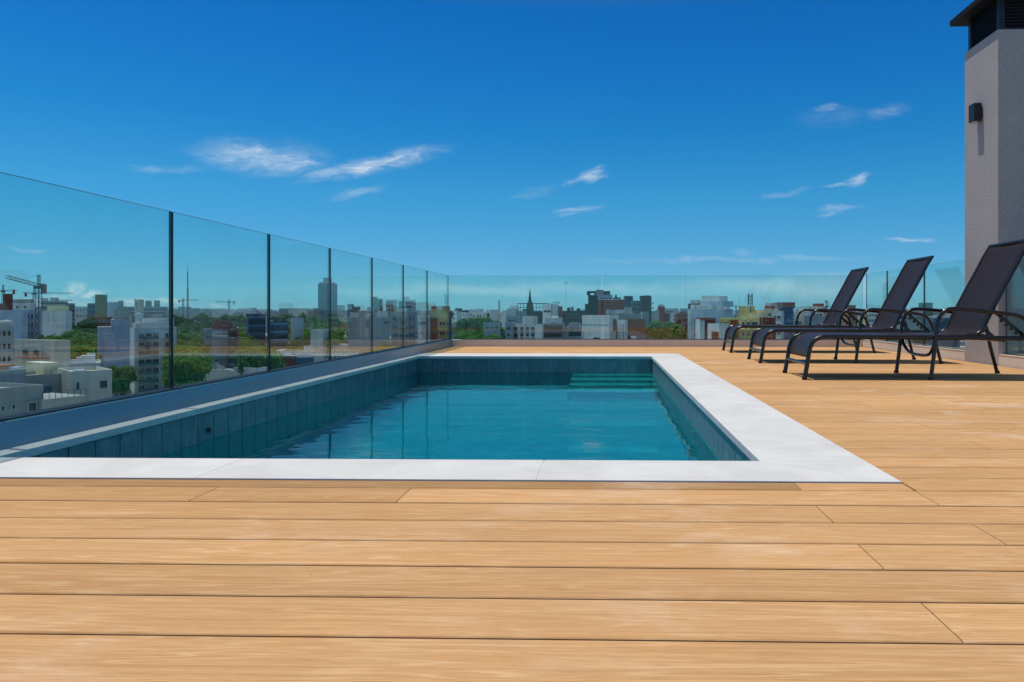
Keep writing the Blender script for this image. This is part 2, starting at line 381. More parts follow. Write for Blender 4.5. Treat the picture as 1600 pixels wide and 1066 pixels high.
joints = {1: [.542], 3: [.542], 4: [.862], 5: [.542], 6: [-1.10, -.549, .862], 0: [2.3], 2: [1.9]}
J = [-1.65, -1.10, -.549, .0, .542, .862, 1.4, 1.95, 2.5, 3.0]
for k in range(-20, 62):
    ya = Y0+(k-1)*P; yb = ya+P
    if yb > 10.55: yb = 10.545
    if ya > 10.5: break
    zt = random.uniform(-.0006, .0006)
    if ya < -1.9: continue
    segs = []
    if yb <= OY0 or ya > OY1-.01: lo_, hi_ = -2.45, XR
    else: lo_, hi_ = OX1+.003, XR
    if k == 7:                                             # the cut strip against the coping
        plank(-2.45, .55, ya, OY0-.003, M_wood_dark); plank(.55, OX1-.002, ya, OY0-.003); plank(OX1+.003, XR, ya, yb); continue
    if ya < OY1 < yb:                                      # row that meets the far coping edge
        plank(-2.45, OX1, OY1+.002, yb); plank(OX1+.003, XR, ya, yb); continue
    js = joints.get(k)
    if js is None:
        c_ = [j for j in J if lo_+.4 < j < hi_-.4]
        js = sorted(random.sample(c_, 1 if (k % 2 or len(c_) < 3) else 2)) if c_ else []
    xs = [lo_]+[j for j in js if lo_ < j < hi_]+[hi_]
    for a, b in zip(xs[:-1], xs[1:]): plank(a, b, ya, yb, zt=zt)
for a, b in ((-1.9, .9), (.9, 3.4), (3.4, 5.9), (5.9, 8.3), (8.3, 10.5)):
    plank(XR+.004, GX_R-.075, a, b, name='border_plank', along='y')

# ---------------------------------------------------------------- pool
pool = tag(empty('swimming_pool', (0, 0, 0)), 'rectangular rooftop swimming pool with white stone rim and slate blue tiles', 'swimming pool')
cz = .003; ct = .030
def slab(poly):
    b = MB(); b.prism(poly, 'z', cz-ct, cz); o = b.build('coping_slab', M_stone, pool)
    m = o.modifiers.new('bevel', 'BEVEL'); m.width = .0012; m.segments = 1; return o
ov = .0; j = .0009
# front run, mitred at both ends
slab([(-2.14, OY0), (-1.225-j, OY0), (-1.225-j, PY0), (PX0, PY0), (-2.14, PY0-.02)])
slab([(-1.225+j, OY0), (-.204-j, OY0), (-.204-j, PY0), (-1.225+j, PY0)])
slab([(-.204+j, OY0), (OX1-j*2, OY0), (PX1-j*2, PY0), (-.204+j, PY0)])
ys = [OY0, 3.75, 5.0, 6.25, 7.5, OY1]
for i in range(5):
    a, b = ys[i], ys[i+1]
    pl = [(PX1, max(a, PY0)), (OX1, a), (OX1, b), (PX1, min(b, PY1))]
    if i > 0: pl = [(x, y+(j if y == a else 0)) for x, y in pl]
    slab(pl)
xs = [-2.2, -1.3, -.3, PX1]
for i in range(3):
    a, b = xs[i], xs[i+1]
    slab([(a+j, PY1), (b-j, PY1), ((OX1-j if i == 2 else b-j), OY1), (a+j, OY1)])
def base_x(y): return -2.165-.025*max(0, y-2.5)/8
ys = [PY0-.02, 3.3, 4.5, 5.7, 6.9, PY1]
for i in range(5):
    a, b = ys[i]+j, ys[i+1]-j
    slab([(PX0, max(a, PY0) if i == 0 else a), (PX0, b), (base_x(b)-.02, b), (base_x(a)-.02, a)])
MB().box(PX0-.05, OX1-.01, OY0+.01, PY0-.02, cz-ct-.002, cz-.0015).box(PX1+.012, OX1-.01, PY0-.019, PY1, cz-ct-.002, cz-.0015).box(PX0-.05, OX1-.01, PY1+.013, OY1-.01, cz-ct-.002, cz-.0015).build('joint_grout', M_stone, pool)
# shell and tiles
ti = .019
sh = MB()
d = -1.35
sh.box(PX0-.12, PX0-ti, PY0-.12, PY1+.12, d-.1, -.029).box(PX1+ti, PX1+.12, PY0-.12, PY1+.12, d-.1, -.029)
sh.box(PX0-ti, PX1+ti, PY0-.12, PY0-ti, d-.1, -.029).box(PX0-ti, PX1+ti, PY1+ti, PY1+.12, d-.1, -.029)
sh.build('shell', M_grout, pool)
MB().box(PX0-ti, PX1+ti, PY0-ti, PY1+ti, d-.08, d).build('floor', M_uwtile, pool)
T = .153; tg = .0026
def wall_tiles(n, fn, big=False):
    for i in range(n): put('tile', fn(i), pool)
tile_x = MB().box(0, .008, tg, T-tg, -T+tg, 0).mesh('tile', M_tile)
tile_y = MB().box(tg, T-tg, 0, .008, -T+tg, 0).mesh('tile', M_tile)
zt0 = -.031
under = MB()
n = int((PY1-PY0)/T)
for i in range(n+1):
    y = PY1-(i+1)*T
    if y < PY0-.1: break
    put('tile', tile_x, pool, (PX0-ti+.0005, y, zt0)); put('tile', tile_x, pool, (PX1+ti-.0085, y, zt0))
    for r in range(1, 9):
        under.box(PX0-ti+.0005, PX0-ti+.0085, y+tg, y+T-tg, zt0-(r+1)*T+tg, zt0-r*T).box(PX1+ti-.0085, PX1+ti-.0005, y+tg, y+T-tg, zt0-(r+1)*T+tg, zt0-r*T)
for i in range(17):
    x = PX1-(i+1)*T
    if x < PX0-.02: x = PX0; 
    put('tile', tile_y, pool, (x, PY1+ti-.0085, zt0))
    for r in range(1, 9): under.box(x+tg, x+T-tg, PY1+ti-.0085, PY1+ti-.0005, zt0-(r+1)*T+tg, zt0-r*T)
tag(under.build('submerged_tiles', M_uwtile, pool), kind='stuff')
for i in range(4):
    z = WL-.045-i*.20
    MB().box(-.36, PX1+.002, PY1-.30*(i+1), PY1-.30*i+.004, z-.6, z-.012).build('step', M_uwtile, pool)
    MB().box(-.36, PX1+.002, PY1-.30*(i+1)+.02, PY1-.30*i+.004, z-.0118, z).build('step_tread', M_step, pool)
for yy, zz in ((4.28, -.27), (6.0, -.25)):
    MB().cyl((0, 0), .03, 0, .02, 14).build('jet_nozzle', M_nozzle, pool, (PX1+.004, yy, zz)).rotation_euler = (0, -pi/2, 0)
o = MB().cyl((0, 0), .015, 0, .005, 14).build('wall_inlet', M_joint, pool, (PX0-.004, 3.83, -.125)); o.rotation_euler = (0, pi/2, 0)
wb = bmesh.new(); bmesh.ops.create_grid(wb, x_segments=2, y_segments=2, size=.5)
me = bpy.data.meshes.new('water'); wb.to_mesh(me); wb.free(); me.materials.append(M_water)
wo_ = put('water', me, None, ((PX0+PX1)/2, (PY0+PY1)/2, WL)); wo_.scale = (PX1-PX0+.008, PY1-PY0+.008, 1); wo_['kind'] = 'structure'

# ---------------------------------------------------------------- curbs
cu = MB(); sec = []
for y in (-2.2, 2.5, 5.5, 8.2, 9.4, 10.5):
    bx = base_x(y)
    sec.append([(bx, y, -.03), (bx-.004, y, .012), (-2.186, y, .0965), (-2.191, y, .100), (-2.276, y, .101), (-2.276, y, -.6)])
vs = [p for s_ in sec for p in s_]; fs = []
for i in range(len(sec)-1):
    for q in range(6): fs.append((i*6+q, i*6+(q+1) % 6, (i+1)*6+(q+1) % 6, (i+1)*6+q))
cu.add(vs, fs+[tuple(range(6)), tuple(range(30, 36))])
tag(cu.build('curb_wall', M_curb_l), 'low grey metal clad curb running beside the left pool edge under the glass', 'curb')
tag(MB().prism([(10.50, -.03), (10.50, .094), (10.505, .1), (10.60, .1), (10.60, -.6), (10.50, -.6)], 'x', -2.276, 3.82).build('curb_wall', M_curb), 'low beige curb across the far end of the deck', 'curb')
rc = [(GX_R-.06, -.6), (GX_R-.06, .098), (GX_R-.065, .104), (GX_R+.14, .104), (GX_R+.14, -.6)]
rcr = empty('curb_wall'); tag(rcr, 'low beige curb along the right edge of the deck behind the loungers', 'curb')
MB().prism(rc, 'y', -2.2, 6.903).build('curb_section', M_curb, rcr); MB().prism(rc, 'y', 7.542, 10.498).build('curb_section', M_curb, rcr)

# ---------------------------------------------------------------- glass
GT = 1.018
def pane_mesh(L, H, th=.012, mats=None, along='y'):
    b = MB()
    if along == 'y': vs = [(0, 0, 0), (th, 0, 0), (th, L, 0), (0, L, 0), (0, 0, H), (th, 0, H), (th, L, H), (0, L, H)]; side = (0, 0, 1, 0, 1)
    else: vs = [(0, 0, 0), (L, 0, 0), (L, th, 0), (0, th, 0), (0, 0, H), (L, 0, H), (L, th, H), (0, th, H)]
    fs = [(0, 3, 2, 1), (4, 5, 6, 7), (0, 1, 5, 4), (1, 2, 6, 5), (2, 3, 7, 6), (3, 0, 4, 7)]
    b.add(vs, fs)
    glass_idx = (3, 5) if along == 'y' else (2, 4)
    b.mi = [0 if i in glass_idx else 1 for i in range(6)]
    return b.mesh('glass_panel', mats)
rl = tag(empty('glass_balustrade', (GX_L, 5, .1)), 'tinted glass balustrade with black joint bars along the left side of the pool', 'balustrade')
ps = [GX_L/ratio(p_) for p_ in (265.5, 418.5, 514, 580, 629, 666.5)]+[10.5]
edges = [-.69, .42, 1.53, 2.64]+ps
rl.location = (0, 0, 0)
for a, b in zip(edges[:-1], edges[1:]):
    put('glass_panel', pane_mesh(b-a-.018, GT-.09, mats=[M_glass, M_glass_edge]), rl, (GX_L, a+.009, .09))
for a in edges[:-1]:
    MB().box(GX_L-.001, GX_L+.013, a-.0085, a+.0085, .09, GT-.002).build('joint_bar', M_joint, rl)
MB().box(GX_L-.012, -2.194, -.62, 10.54, .1015, .106).build('gasket', M_joint, rl)
rf_ = tag(empty('glass_balustrade'), 'tinted glass balustrade across the far end of the terrace', 'balustrade')
fx = [ratio(p_)*GY for p_ in (697, 818, 941, 1066, 1191, 1315)]+[GX_R-.03]
for i, (a, b) in enumerate(zip(fx[:-1], fx[1:])):
    put('glass_panel', pane_mesh(b-a-.014, GT+.003-.09, mats=[M_glass, M_glass_edge_light], along='x'), rf_, (a+.007, GY, .09))
MB().box(-2.24, GX_R-.04, GY-.012, GY+.024, .1, .107).build('gasket', M_joint, rf_)
rr_ = tag(empty('glass_balustrade'), 'tinted glass balustrade with dark joint bars along the right side behind the loungers', 'balustrade')
GTR = 1.035
def yr(px): return GX_R/ratio(px)
e2 = [7.57, 8.5, yr(1443.5), yr(1385.5), GY]
e2 = [7.55]+[yr(1443.5), yr(1385.5), GY-.02]
for a, b in zip(e2[:-1], e2[1:]):
    put('glass_panel', pane_mesh(b-a-.014, GTR-.09, mats=[M_glass, M_glass_edge]), rr_, (GX_R, a+.007, .09))
for a in e2[1:-1]: MB().box(GX_R-.001, GX_R+.013, a-.007, a+.007, .09, GTR-.002).build('joint_bar', M_joint, rr_)
for a, b in ((6.90, 5.77), (5.77, 4.67), (4.67, 3.57), (3.57, 2.47)):
    put('glass_panel', pane_mesh(a-b-.014, GTR-.09, mats=[M_glass, M_glass_edge]), rr_, (GX_R, b+.007, .09))
for a in (5.77, 4.67, 3.57): MB().box(GX_R-.001, GX_R+.013, a-.007, a+.007, .09, GTR-.002).build('joint_bar', M_joint, rr_)
for a, b in ((2.47, 6.90), (7.545, GY-.02)): MB().box(GX_R-.012, GX_R+.024, a, b, .104, .110).build('gasket', M_joint, rr_)

# ---------------------------------------------------------------- chimney tower
TX, TY0, TY1, TW = 3.637, 6.905, 7.54, 1.25
tw = tag(empty('chimney_tower', (TX, TY0, 0)), 'tall grey rendered chimney tower with dark louvres under a slate cap', 'chimney')
tw.location = (0, 0, 0)
o = MB().box(TX, TX+TW, TY0, TY1, -.03, 3.116).build('shaft', M_render, tw)
m = o.modifiers.new('bevel', 'BEVEL'); m.width = .006; m.segments = 2
vi = .025
fr_ = MB()
for x, y in ((TX+vi, TY0+vi), (TX+vi, TY1-vi-.05), (TX+TW-vi-.05, TY0+vi), (TX+TW-vi-.05, TY1-vi-.05)): fr_.box(x, x+.05, y, y+.05, 3.117, 3.425)
fr_.box(TX+vi+.034, TX+TW-vi-.034, TY0+vi+.034, TY1-vi-.034, 3.117, 3.42).box(TX+vi-.004, TX+TW-vi+.004, TY0+vi-.004, TY0+vi+.05, 3.1165, 3.14).box(TX+vi-.004, TX+vi+.05, TY0+vi+.051, TY1-vi+.004, 3.1165, 3.14)
fr_.build('vent_frame', M_louvre, tw)
for i in range(9):
    z = 3.142+i*.0305
    MB().add([(TX+vi-.004, TY0+vi+.05, z), (TX+vi+.03, TY0+vi+.05, z+.024), (TX+vi+.03, TY1-vi-.05, z+.024), (TX+vi-.004, TY1-vi-.05, z),
              (TX+vi-.004, TY0+vi+.05, z-.005), (TX+vi+.03, TY0+vi+.05, z+.019), (TX+vi+.03, TY1-vi-.05, z+.019), (TX+vi-.004, TY1-vi-.05, z-.005)],
             [(0, 1, 2, 3), (4, 7, 6, 5), (0, 3, 7, 4), (0, 4, 5, 1), (1, 5, 6, 2), (2, 6, 7, 3)]).build('louvre_blade', M_louvre, tw)
    MB().add([(TX+vi+.05, TY0+vi-.004, z), (TX+vi+.05, TY0+vi+.03, z+.024), (TX+TW-vi-.05, TY0+vi+.03, z+.024), (TX+TW-vi-.05, TY0+vi-.004, z),
              (TX+vi+.05, TY0+vi-.004, z-.005), (TX+vi+.05, TY0+vi+.03, z+.019), (TX+TW-vi-.05, TY0+vi+.03, z+.019), (TX+TW-vi-.05, TY0+vi-.004, z-.005)],
             [(0, 1, 2, 3), (4, 7, 6, 5), (0, 3, 7, 4), (0, 4, 5, 1), (1, 5, 6, 2), (2, 6, 7, 3)]).build('louvre_blade', M_louvre, tw)
ov = .102; x0, x1, y0, y1 = TX-ov, TX+TW+ov, TY0-ov, TY1+ov
cp = MB().box(x0, x1, y0, y1, 3.425, 3.48)
xm = (y1-y0)/2
cp.add([(x0+.004, y0+.004, 3.4802), (x1-.004, y0+.004, 3.4802), (x1-.004, y1-.004, 3.4802), (x0+.004, y1-.004, 3.4802), (x0+xm, (y0+y1)/2, 3.66), (x1-xm, (y0+y1)/2, 3.66)],
       [(0, 1, 5, 4), (1, 2, 5), (2, 3, 4, 5), (3, 0, 4), (0, 3, 2, 1)])
cp.build('cap_roof', M_cap, tw)
wl_ = tag(empty('wall_lamp'), 'small black box lamp mounted high on the sunlit side of the chimney tower', 'wall lamp')
ly = TX/ratio(1536)+.055
o = MB().box(TX-.085, TX-.012, ly-.055, ly+.055, z_at(190.5, TX, ly), z_at(163, TX, ly)).build('housing', M_lampbox, wl_)
m = o.modifiers.new('bevel', 'BEVEL'); m.width = .003; m.segments = 1
MB().box(TX-.012, TX-.001, ly-.045, ly+.045, z_at(186, TX, ly), z_at(168, TX, ly)).build('back_plate', M_lampbox, wl_)
MB().cyl((TX-.05, ly), .028, z_at(190.5, TX, ly)-.003, z_at(190.5, TX, ly)+.01, 14).build('lens', M_glass_edge_light, wl_)

# ---------------------------------------------------------------- sun loungers
def strip(profile, y0, y1, th=.004, ny=8, sag=.0):
    b = MB(); P_ = [Vector((x, 0, z)) for x, z in profile]; n_ = len(P_); vs = []
    N = []
    for i in range(n_):
        t = (P_[min(i+1, n_-1)]-P_[max(i-1, 0)]).normalized(); N.append(Vector((-t.z, 0, t.x)))
    for side in (0, 1):
        for i in range(n_):
            for jx in range(ny+1):
                u = jx/ny; y = y0+(y1-y0)*u; s_ = -sag*(1-(2*u-1)**2)
                p_ = P_[i]+N[i]*(s_-side*th); vs.append((p_.x, y, p_.z))
    W_ = ny+1; fs = []; off = n_*W_
    for i in range(n_-1):
        for jx in range(ny):
            a = i*W_+jx; fs.append((a, a+1, a+W_+1, a+W_)); a += off; fs.append((a, a+W_, a+W_+1, a+1))
    for i in range(n_-1):
        a = i*W_; fs.append((a, a+W_, a+W_+off, a+off)); a = i*W_+ny; fs.append((a, a+off, a+W_+off, a+W_))
    for jx in range(ny):
        a = jx; fs.append((a, a+off, a+1+off, a+1)); a = (n_-1)*W_+jx; fs.append((a, a+1, a+1+off, a+off))
    return b.add(vs, fs, 0, True)
LW = .62; R_ = .0165
foot = [(0, 0), (.022, .12), (.036, .21), (.062, .272), (.11, .304), (.18, .313)]
def lounger():
    root = empty('sun_lounger')
    for y in (R_, LW-R_):
        pts = [(x, y, z+.004) for x, z in foot]+[(.5, y, .314), (1.0, y, .312), (1.45, y, .306)]
        pts = [Vector(pts[0])]+catmull(pts, 6)[1:]+[Vector((1.60, y, .303))]
        MB().tube(pts, R_, 12).build('side_rail', M_frame, root)
        b = MB().cyl((0, y), .019, 0, .022, 12); b.build('foot_cap', M_joint, root)
        sgn = -1 if y < .3 else 1; ya = y+sgn*.022
        arm = [(.905, ya, 0), (.925, ya, .15), (.94, ya, .28), (.95, ya, .39), (.972, ya, .462), (1.012, ya, .506), (1.075, ya, .521), (1.22, ya, .510), (1.38, ya, .492), (1.51, ya, .474), (1.575, ya, .448), (1.615, ya, .395), (1.64, ya, .325), (1.655, ya, .235), (1.715, ya, 0)]
        MB().tube(catmull(arm, 5), .0145, 12).build('arm_and_leg', M_frame, root)
        MB().cyl((.905, ya), .019, 0, .02, 12).build('foot_cap', M_joint, root); MB().cyl((1.715, ya), .019, 0, .02, 12).build('foot_cap', M_joint, root)
        # back rail
        br = [(1.19, y+(-sgn)*.012, .325), (1.25, y-sgn*.012, .332), (1.30, y-sgn*.012, .375), (1.335, y-sgn*.012, .45), (1.432, y-sgn*.012, .640), (1.532, y-sgn*.012, .825), (1.592, y-sgn*.012, .94), (1.643, y-sgn*.012, 1.025)]
        MB().tube(catmull(br, 5), .015, 10).build('back_rail', M_frame, root)
        # notched prop
        a = Vector((1.375, .525)); c = Vector((1.640, .300)); d_ = (c-a).normalized(); nn = Vector((-d_.y, d_.x))
        poly = [a+nn*.013]
        L = (c-a).length; poly.append(c+nn*.013); poly.append(c-nn*.013)
        q = L-.03
        for kk in range(5):
            poly += [a+d_*q-nn*.013, a+d_*(q-.004)-nn*.033, a+d_*(q-.020)-nn*.033, a+d_*(q-.026)-nn*.013]; q -= .046
        poly.append(a-nn*.013)
        yy = y-sgn*.055
        MB().prism([(p_.x, p_.y) for p_ in poly], 'y', yy-.005, yy+.005).build('notched_prop', M_frame, root)
    MB().tube([(.019, R_, .117), (.019, LW-R_, .117)], .013, 8).build('cross_bar', M_frame, root)
    MB().tube([(.60, R_, .296), (.60, LW-R_, .296)], .011, 8).build('cross_bar', M_frame, root)
    MB().tube([(1.44, R_, .288), (1.44, LW-R_, .288)], .012, 8).build('cross_bar', M_frame, root)
    MB().tube([(1.644, .02, 1.025), (1.644, LW-.02, 1.025)], .014, 8).build('top_bar', M_frame, root)
    # hanging U bar that the prop locks into
    u = [(.945, R_, .298), (.945, R_+.02, .245), (.95, .10, .195), (.955, .18, .172), (.955, .31, .166), (.955, .44, .172), (.95, .52, .195), (.945, LW-R_-.02, .245), (.945, LW-R_, .298)]
    MB().tube(catmull(u, 4), .012, 8).build('support_loop', M_frame, root)
    seat = [(.031, .160), (.037, .205), (.052, .252), (.078, .290), (.118, .314), (.18, .3285)]+[(.3+.1*i, .3295) for i in range(9)]+[(1.19, .329)]
    seat = [(p_.x, p_.z) for p_ in catmull([(x, 0, z) for x, z in seat], 2)]
    strip(seat, .012, LW-.012, sag=.006).build('seat_sling', M_sling, root)
    back = [(1.19, .331), (1.235, .336), (1.275, .356), (1.305, .392), (1.335, .465), (1.432, .655), (1.532, .838), (1.587, .943), (1.612, .99), (1.651, 1.038), (1.658, 1.033)]
    back = [(p_.x, p_.z) for p_ in catmull([(x, 0, z) for x, z in back], 3)]
    strip(back, .022, LW-.022, sag=.010).build('back_sling', M_sling, root)
    return root
def copy_tree(o, parent=None):
    c = o.copy(); col.objects.link(c)
    if parent: c.parent = parent
    for ch in list(o.children): copy_tree(ch, c)
    return c
L0 = lounger()
sp_ = [(1.46, 5.415, 0, 'nearest dark brown sling sun lounger to the camera with raised back, beside the chimney tower'),
       (1.50, 7.14, -.4, 'middle one of three dark brown sling sun loungers, between the nearest and the farthest'),
       (1.525, 8.95, -.3, 'farthest dark brown sling sun lounger, next to the far curb')]
for i, (x, y, a, lb) in enumerate(sp_):
    o = L0 if i == 0 else copy_tree(L0)
    o.location = (x, y, .0005); o.rotation_euler = (0, 0, radians(a)); tag(o, lb, 'sun lounger', 'sun loungers in a row on the deck')

# ================================================================ the city below
GZ = -25.0
def mat_ground():
    t = NT('city ground'); g = t.new('ShaderNodeNewGeometry'); p = g.outputs['Position']
    a = t.mix(t.mr(t.noise(p, .02, 6, .65), .35, .65), (.22, .215, .20), (.42, .40, .37))
    a = t.mix(t.mr(t.noise(p, .012, 5, .6), .48, .6), a, (.05, .085, .028)); t.l.new(a, t.b.inputs['Base Color'])
    t.b.inputs['Roughness'].default_value = .95; return t.m
gm = MB(); gm.add([(-9000, -400, GZ), (9000, -400, GZ), (9000, 9000, GZ), (-9000, 9000, GZ)], [(0, 1, 2, 3)])
tag(gm.build('ground', mat_ground()), kind='structure')

PL = {}
def wall(c):
    if c in PL: return PL[c]
    rgb = {'white': (.80, .79, .76), 'pale': (.74, .74, .72), 'grey': (.48, .485, .49), 'dark': (.085, .09, .10), 'black': (.03, .033, .037), 'brick': (.33, .085, .050),
           'red': (.44, .085, .05), 'cream': (.82, .70, .42), 'yellow': (.76, .62, .26), 'beige': (.66, .60, .50), 'lavender': (.60, .61, .72), 'blue': (.11, .17, .27),
           'paleblue': (.46, .57, .68), 'concrete': (.46, .45, .42), 'olive': (.27, .25, .12), 'sand': (.74, .66, .55), 'rose': (.46, .22, .16)}[c]
    PL[c] = plaster('wall '+c, rgb, .88, .20, .22, .12); return PL[c]
M_pane = simple('dark window glass', (.018, .026, .034), .12, 0, .6)
M_wframe = simple('window frame white', (.55, .55, .52), .6)
M_wdark = simple('window frame dark', (.05, .05, .05), .6)
M_shut = simple('roller shutter', (.34, .33, .30), .7)
M_shutb = simple('wooden shutter', (.16, .085, .05), .7)
M_slabw = plaster('balcony slab', (.56, .56, .54), .85, .15, .2, .5)
M_rail = simple('grey railing steel', (.12, .125, .13), .5)
M_balglass = simple('balcony glass', (.10, .20, .24), .15, 0, .6)
M_curtain = simple('blue curtain wall glass', (.018, .06, .10), .35, 0, .4)
M_roof = plaster('flat roof membrane', (.40, .40, .39), .9, .25, .0, .3)
M_roofw = plaster('white roof paint', (.66, .66, .64), .8, .2, .0, .3)
M_steel = simple('crane steel', (.16, .17, .20), .55); M_steelr = simple('crane red steel', (.26, .05, .04), .55)
M_tank = simple('water tank grey', (.33, .35, .37), .7, var=.1)
M_met = simple('bright sheet metal', (.62, .62, .60), .3, .8)
_wc = {}
def win_mesh(w, h, st='plain'):
    k = (round(w, 1), round(h, 1), st)
    if k in _wc: return _wc[k]
    w, h, _ = k; b = MB(); f = .09; d = .10
    b.box(f, w-f, -.02, .03, f, h-f, 0)
    for x0, x1, z0, z1 in ((0, w, 0, f), (0, w, h-f, h), (0, f, f, h-f), (w-f, w, f, h-f)): b.box(x0, x1, -d, .03, z0, z1, 1)
    if w > 1.1: b.box(w/2-.04, w/2+.04, -.06, -.021, f, h-f, 1)
    if st == 'shutter': b.box(f, w-f, -.05, -.021, h*.5, h-f, 2)
    if st == 'wood': b.box(f, w/2-.04, -.05, -.021, f, h-f, 3)
    _wc[k] = b.mesh('window', [M_pane, M_wframe, M_shut, M_shutb]); return _wc[k]
_bc = {}
def bal_mesh(w, st='solid'):
    k = (round(w, 1), st)
    if k in _bc: return _bc[k]
    w = k[0]; b = MB(); b.box(0, w, -1.2, 0, -.16, 0, 0)
    if st == 'solid': b.box(0, w, -1.2, -1.08, 0, .95, 0).box(0, .1, -1.08, 0, 0, .95, 0).box(w-.1, w, -1.08, 0, 0, .95, 0)
    elif st == 'glass': b.box(0, w, -1.2, -1.16, .02, .95, 1).box(0, w, -1.21, -1.14, .95, 1.0, 2)
    else:
        n = int(w/.35)
        for i in range(n+1): x = (w-.04)*i/n; b.box(x, x+.04, -1.19, -1.15, 0, .95, 2)
        b.box(0, w, -1.2, -1.14, .95, 1.0, 2)
    _bc[k] = b.mesh('balcony', [M_slabw, M_balglass, M_rail]); return _bc[k]

class Bld:
    """a building: corner (nearest vertical edge) seen at column px and distance D, left and right ends at columns pl / pr"""
    def __init__(s, label, px, D, ytop, pl=None, pr=None, rot=0, depth=12., mat='pale', name='building', cat='building', group=None, roof=None, parapet=True, base=GZ, side=None):
        if pl is None and px < 900 and 0 < rot <= 8: rot = math.degrees(math.atan(-ratio(pr if pr is not None else px)))+1.5
        lit = {'white': 1, 'cream': 1, 'yellow': 1, 'pale': 1, 'paleblue': 1, 'sand': 1, 'beige': 1}
        if pl is None and pr is not None and mat in lit and D > 150 and rot < 60 and rot != .5:
            th = 44 if px > 600 else 24; rot = -th
            D = D+(ratio(pr)-ratio(px))*D/cos(radians(th))*sin(radians(th)); depth = min(depth, 4.5 if px > 600 else 3.5)
        s.D = D; Y = D; X = ratio(px)*Y; s.C = Vector((X, Y)); s.phi = radians(rot); s.u = Vector((cos(s.phi), sin(s.phi))); s.v = Vector((-sin(s.phi), cos(s.phi)))
        s.L = s.hit(s.u, pr) if pr is not None else depth
        s.W = s.hit(s.v, pl) if pl is not None else depth
        s.H = z_at(ytop, X, Y)-base; s.base = base
        s.r = empty(name, (X, Y, base), s.phi); tag(s.r, label, cat, group); s.mat = wall(mat)
        b = MB().box(0, s.L, 0, s.W, 0, s.H-.05, 0); b.mi = [0, 1, 0, 0, 0, 0]
        mats = [s.mat, roof or M_roof]
        if side: b.mi = [0, 1, 0, 0, 0, 2]; mats.append(wall(side))
        b.build('wall', mats, s.r)
        if parapet and s.L > 2 and s.W > 2:
            q = .2; h0, h1 = s.H-.049, s.H+.45
            MB().box(0, s.L, 0, q, h0, h1).box(0, s.L, s.W-q, s.W, h0, h1).box(0, q, q, s.W-q, h0, h1).box(s.L-q, s.L, q, s.W-q, h0, h1).build('parapet', s.mat, s.r)
    def hit(s, d, px):
        k = ratio(px); den = d.x-k*d.y
        return max(.5, (k*s.C.y-s.C.x)/den)
    def lx(s, px, back=0):            # local x of the plane y=back at a column
        k = ratio(px); c_, s_ = cos(s.phi), sin(s.phi)
        return (k*(s.C.y+back*c_)-s.C.x+back*s_)/(c_-k*s_)
    def zl(s, py, x, back=0):
        p = s.C+s.u*x+s.v*back; return z_at(py, p.x, p.y)-s.base
    def windows(s, n, floors, w=1.4, h=1.3, f='f', x0=.06, x1=.94, z0=None, fh=None, top=1.3, st='plain', skip=None):
        L = s.W if f == 'l' or f == 'r' else s.L
        fh = fh or 3.0; w = min(w, (x1-x0)*L/n*.8)
        for i in range(floors):
            z = s.H-top-h-i*fh
            if z < 0: break
            for j_ in range(n):
                if skip and skip(i, j_): continue
                c = L*(x0+(x1-x0)*(j_+.5)/n)-w/2
                stt = random.choice(('plain', 'plain', 'shutter', 'wood')) if st == 'mix' else st
                me = win_mesh(w, h, stt)
                if f == 'f': put('window', me, s.r, (c, -.001, z))
                elif f == 'l': put('window', me, s.r, (-.001, c+w, z), -pi/2)
                else: put('window', me, s.r, (s.L+.001, c, z), pi/2)
        return s
    def balconies(s, floors, x0, x1, fh=3.0, top=3.0, st='solid', f='f'):
        L = s.W if f == 'l' else s.L
        for i in range(floors):
            z = s.H-top-i*fh
            if z < 0: break
            me = bal_mesh((x1-x0)*L, st)
            if f == 'f': put('balcony', me, s.r, (x0*L, 0, z))
            elif f == 'r': put('balcony', bal_mesh((x1-x0)*s.W, st), s.r, (s.L, x0*s.W, z), pi/2)
            else: put('balcony', me, s.r, (0, x1*L, z), -pi/2)
        return s
    def bands(s, floors, fh=3.0, top=.4, h=1.0, mat=None, proud=.5, x0=0, x1=1):
        for i in range(floors):
            z = s.H-top-h-i*fh
            if z < 0: break
            MB().box(x0*s.L, x1*s.L, -proud, -.002, z, z+h).build('balcony_band', mat or M_slabw, s.r)
        return s
    def strips(s, floors, fh=3.0, top=1.3, h=1.4, x0=.04, x1=.96, f='f'):
        for i in range(floors):
            z = s.H-top-h-i*fh
            if z < 0: break
            if f == 'f': MB().box(x0*s.L, x1*s.L, -.04, .02, z, z+h).build('window_band', M_pane, s.r)
            else: MB().box(-.04, .02, x0*s.W, x1*s.W, z, z+h).build('window_band', M_pane, s.r)
        return s
    def up(s, p0, p1, ytop, back=1.5, depth=4., mat=None, name='roof_house', z0=None, ybot=None):
        """a block standing on the roof (or in front) between two columns"""
        if back > 0 and z0 is None:
            back = min(back, max(.1, s.W-1.4)); depth = max(1.1, min(depth, s.W-.25-back))
        x0, x1 = s.lx(p0, back), s.lx(p1, back); zt = s.zl(ytop, x0, back)
        zb = s.H-.045 if z0 is None else z0
        if ybot is not None: zb = s.zl(ybot, x0, back)
        b = MB().box(x0, x1, back, back+depth, zb, zt)
        return b.build(name, wall(mat) if isinstance(mat, str) else (mat or s.mat), s.r)
    def patch(s, p0, p1, y0, y1, mat, name='wall_panel', proud=.06):
        x0, x1 = s.lx(p0), s.lx(p1)
        return MB().box(x0, x1, -proud, .01, s.zl(y1, x0), s.zl(y0, x0)).build(name, wall(mat) if isinstance(mat, str) else mat, s.r)
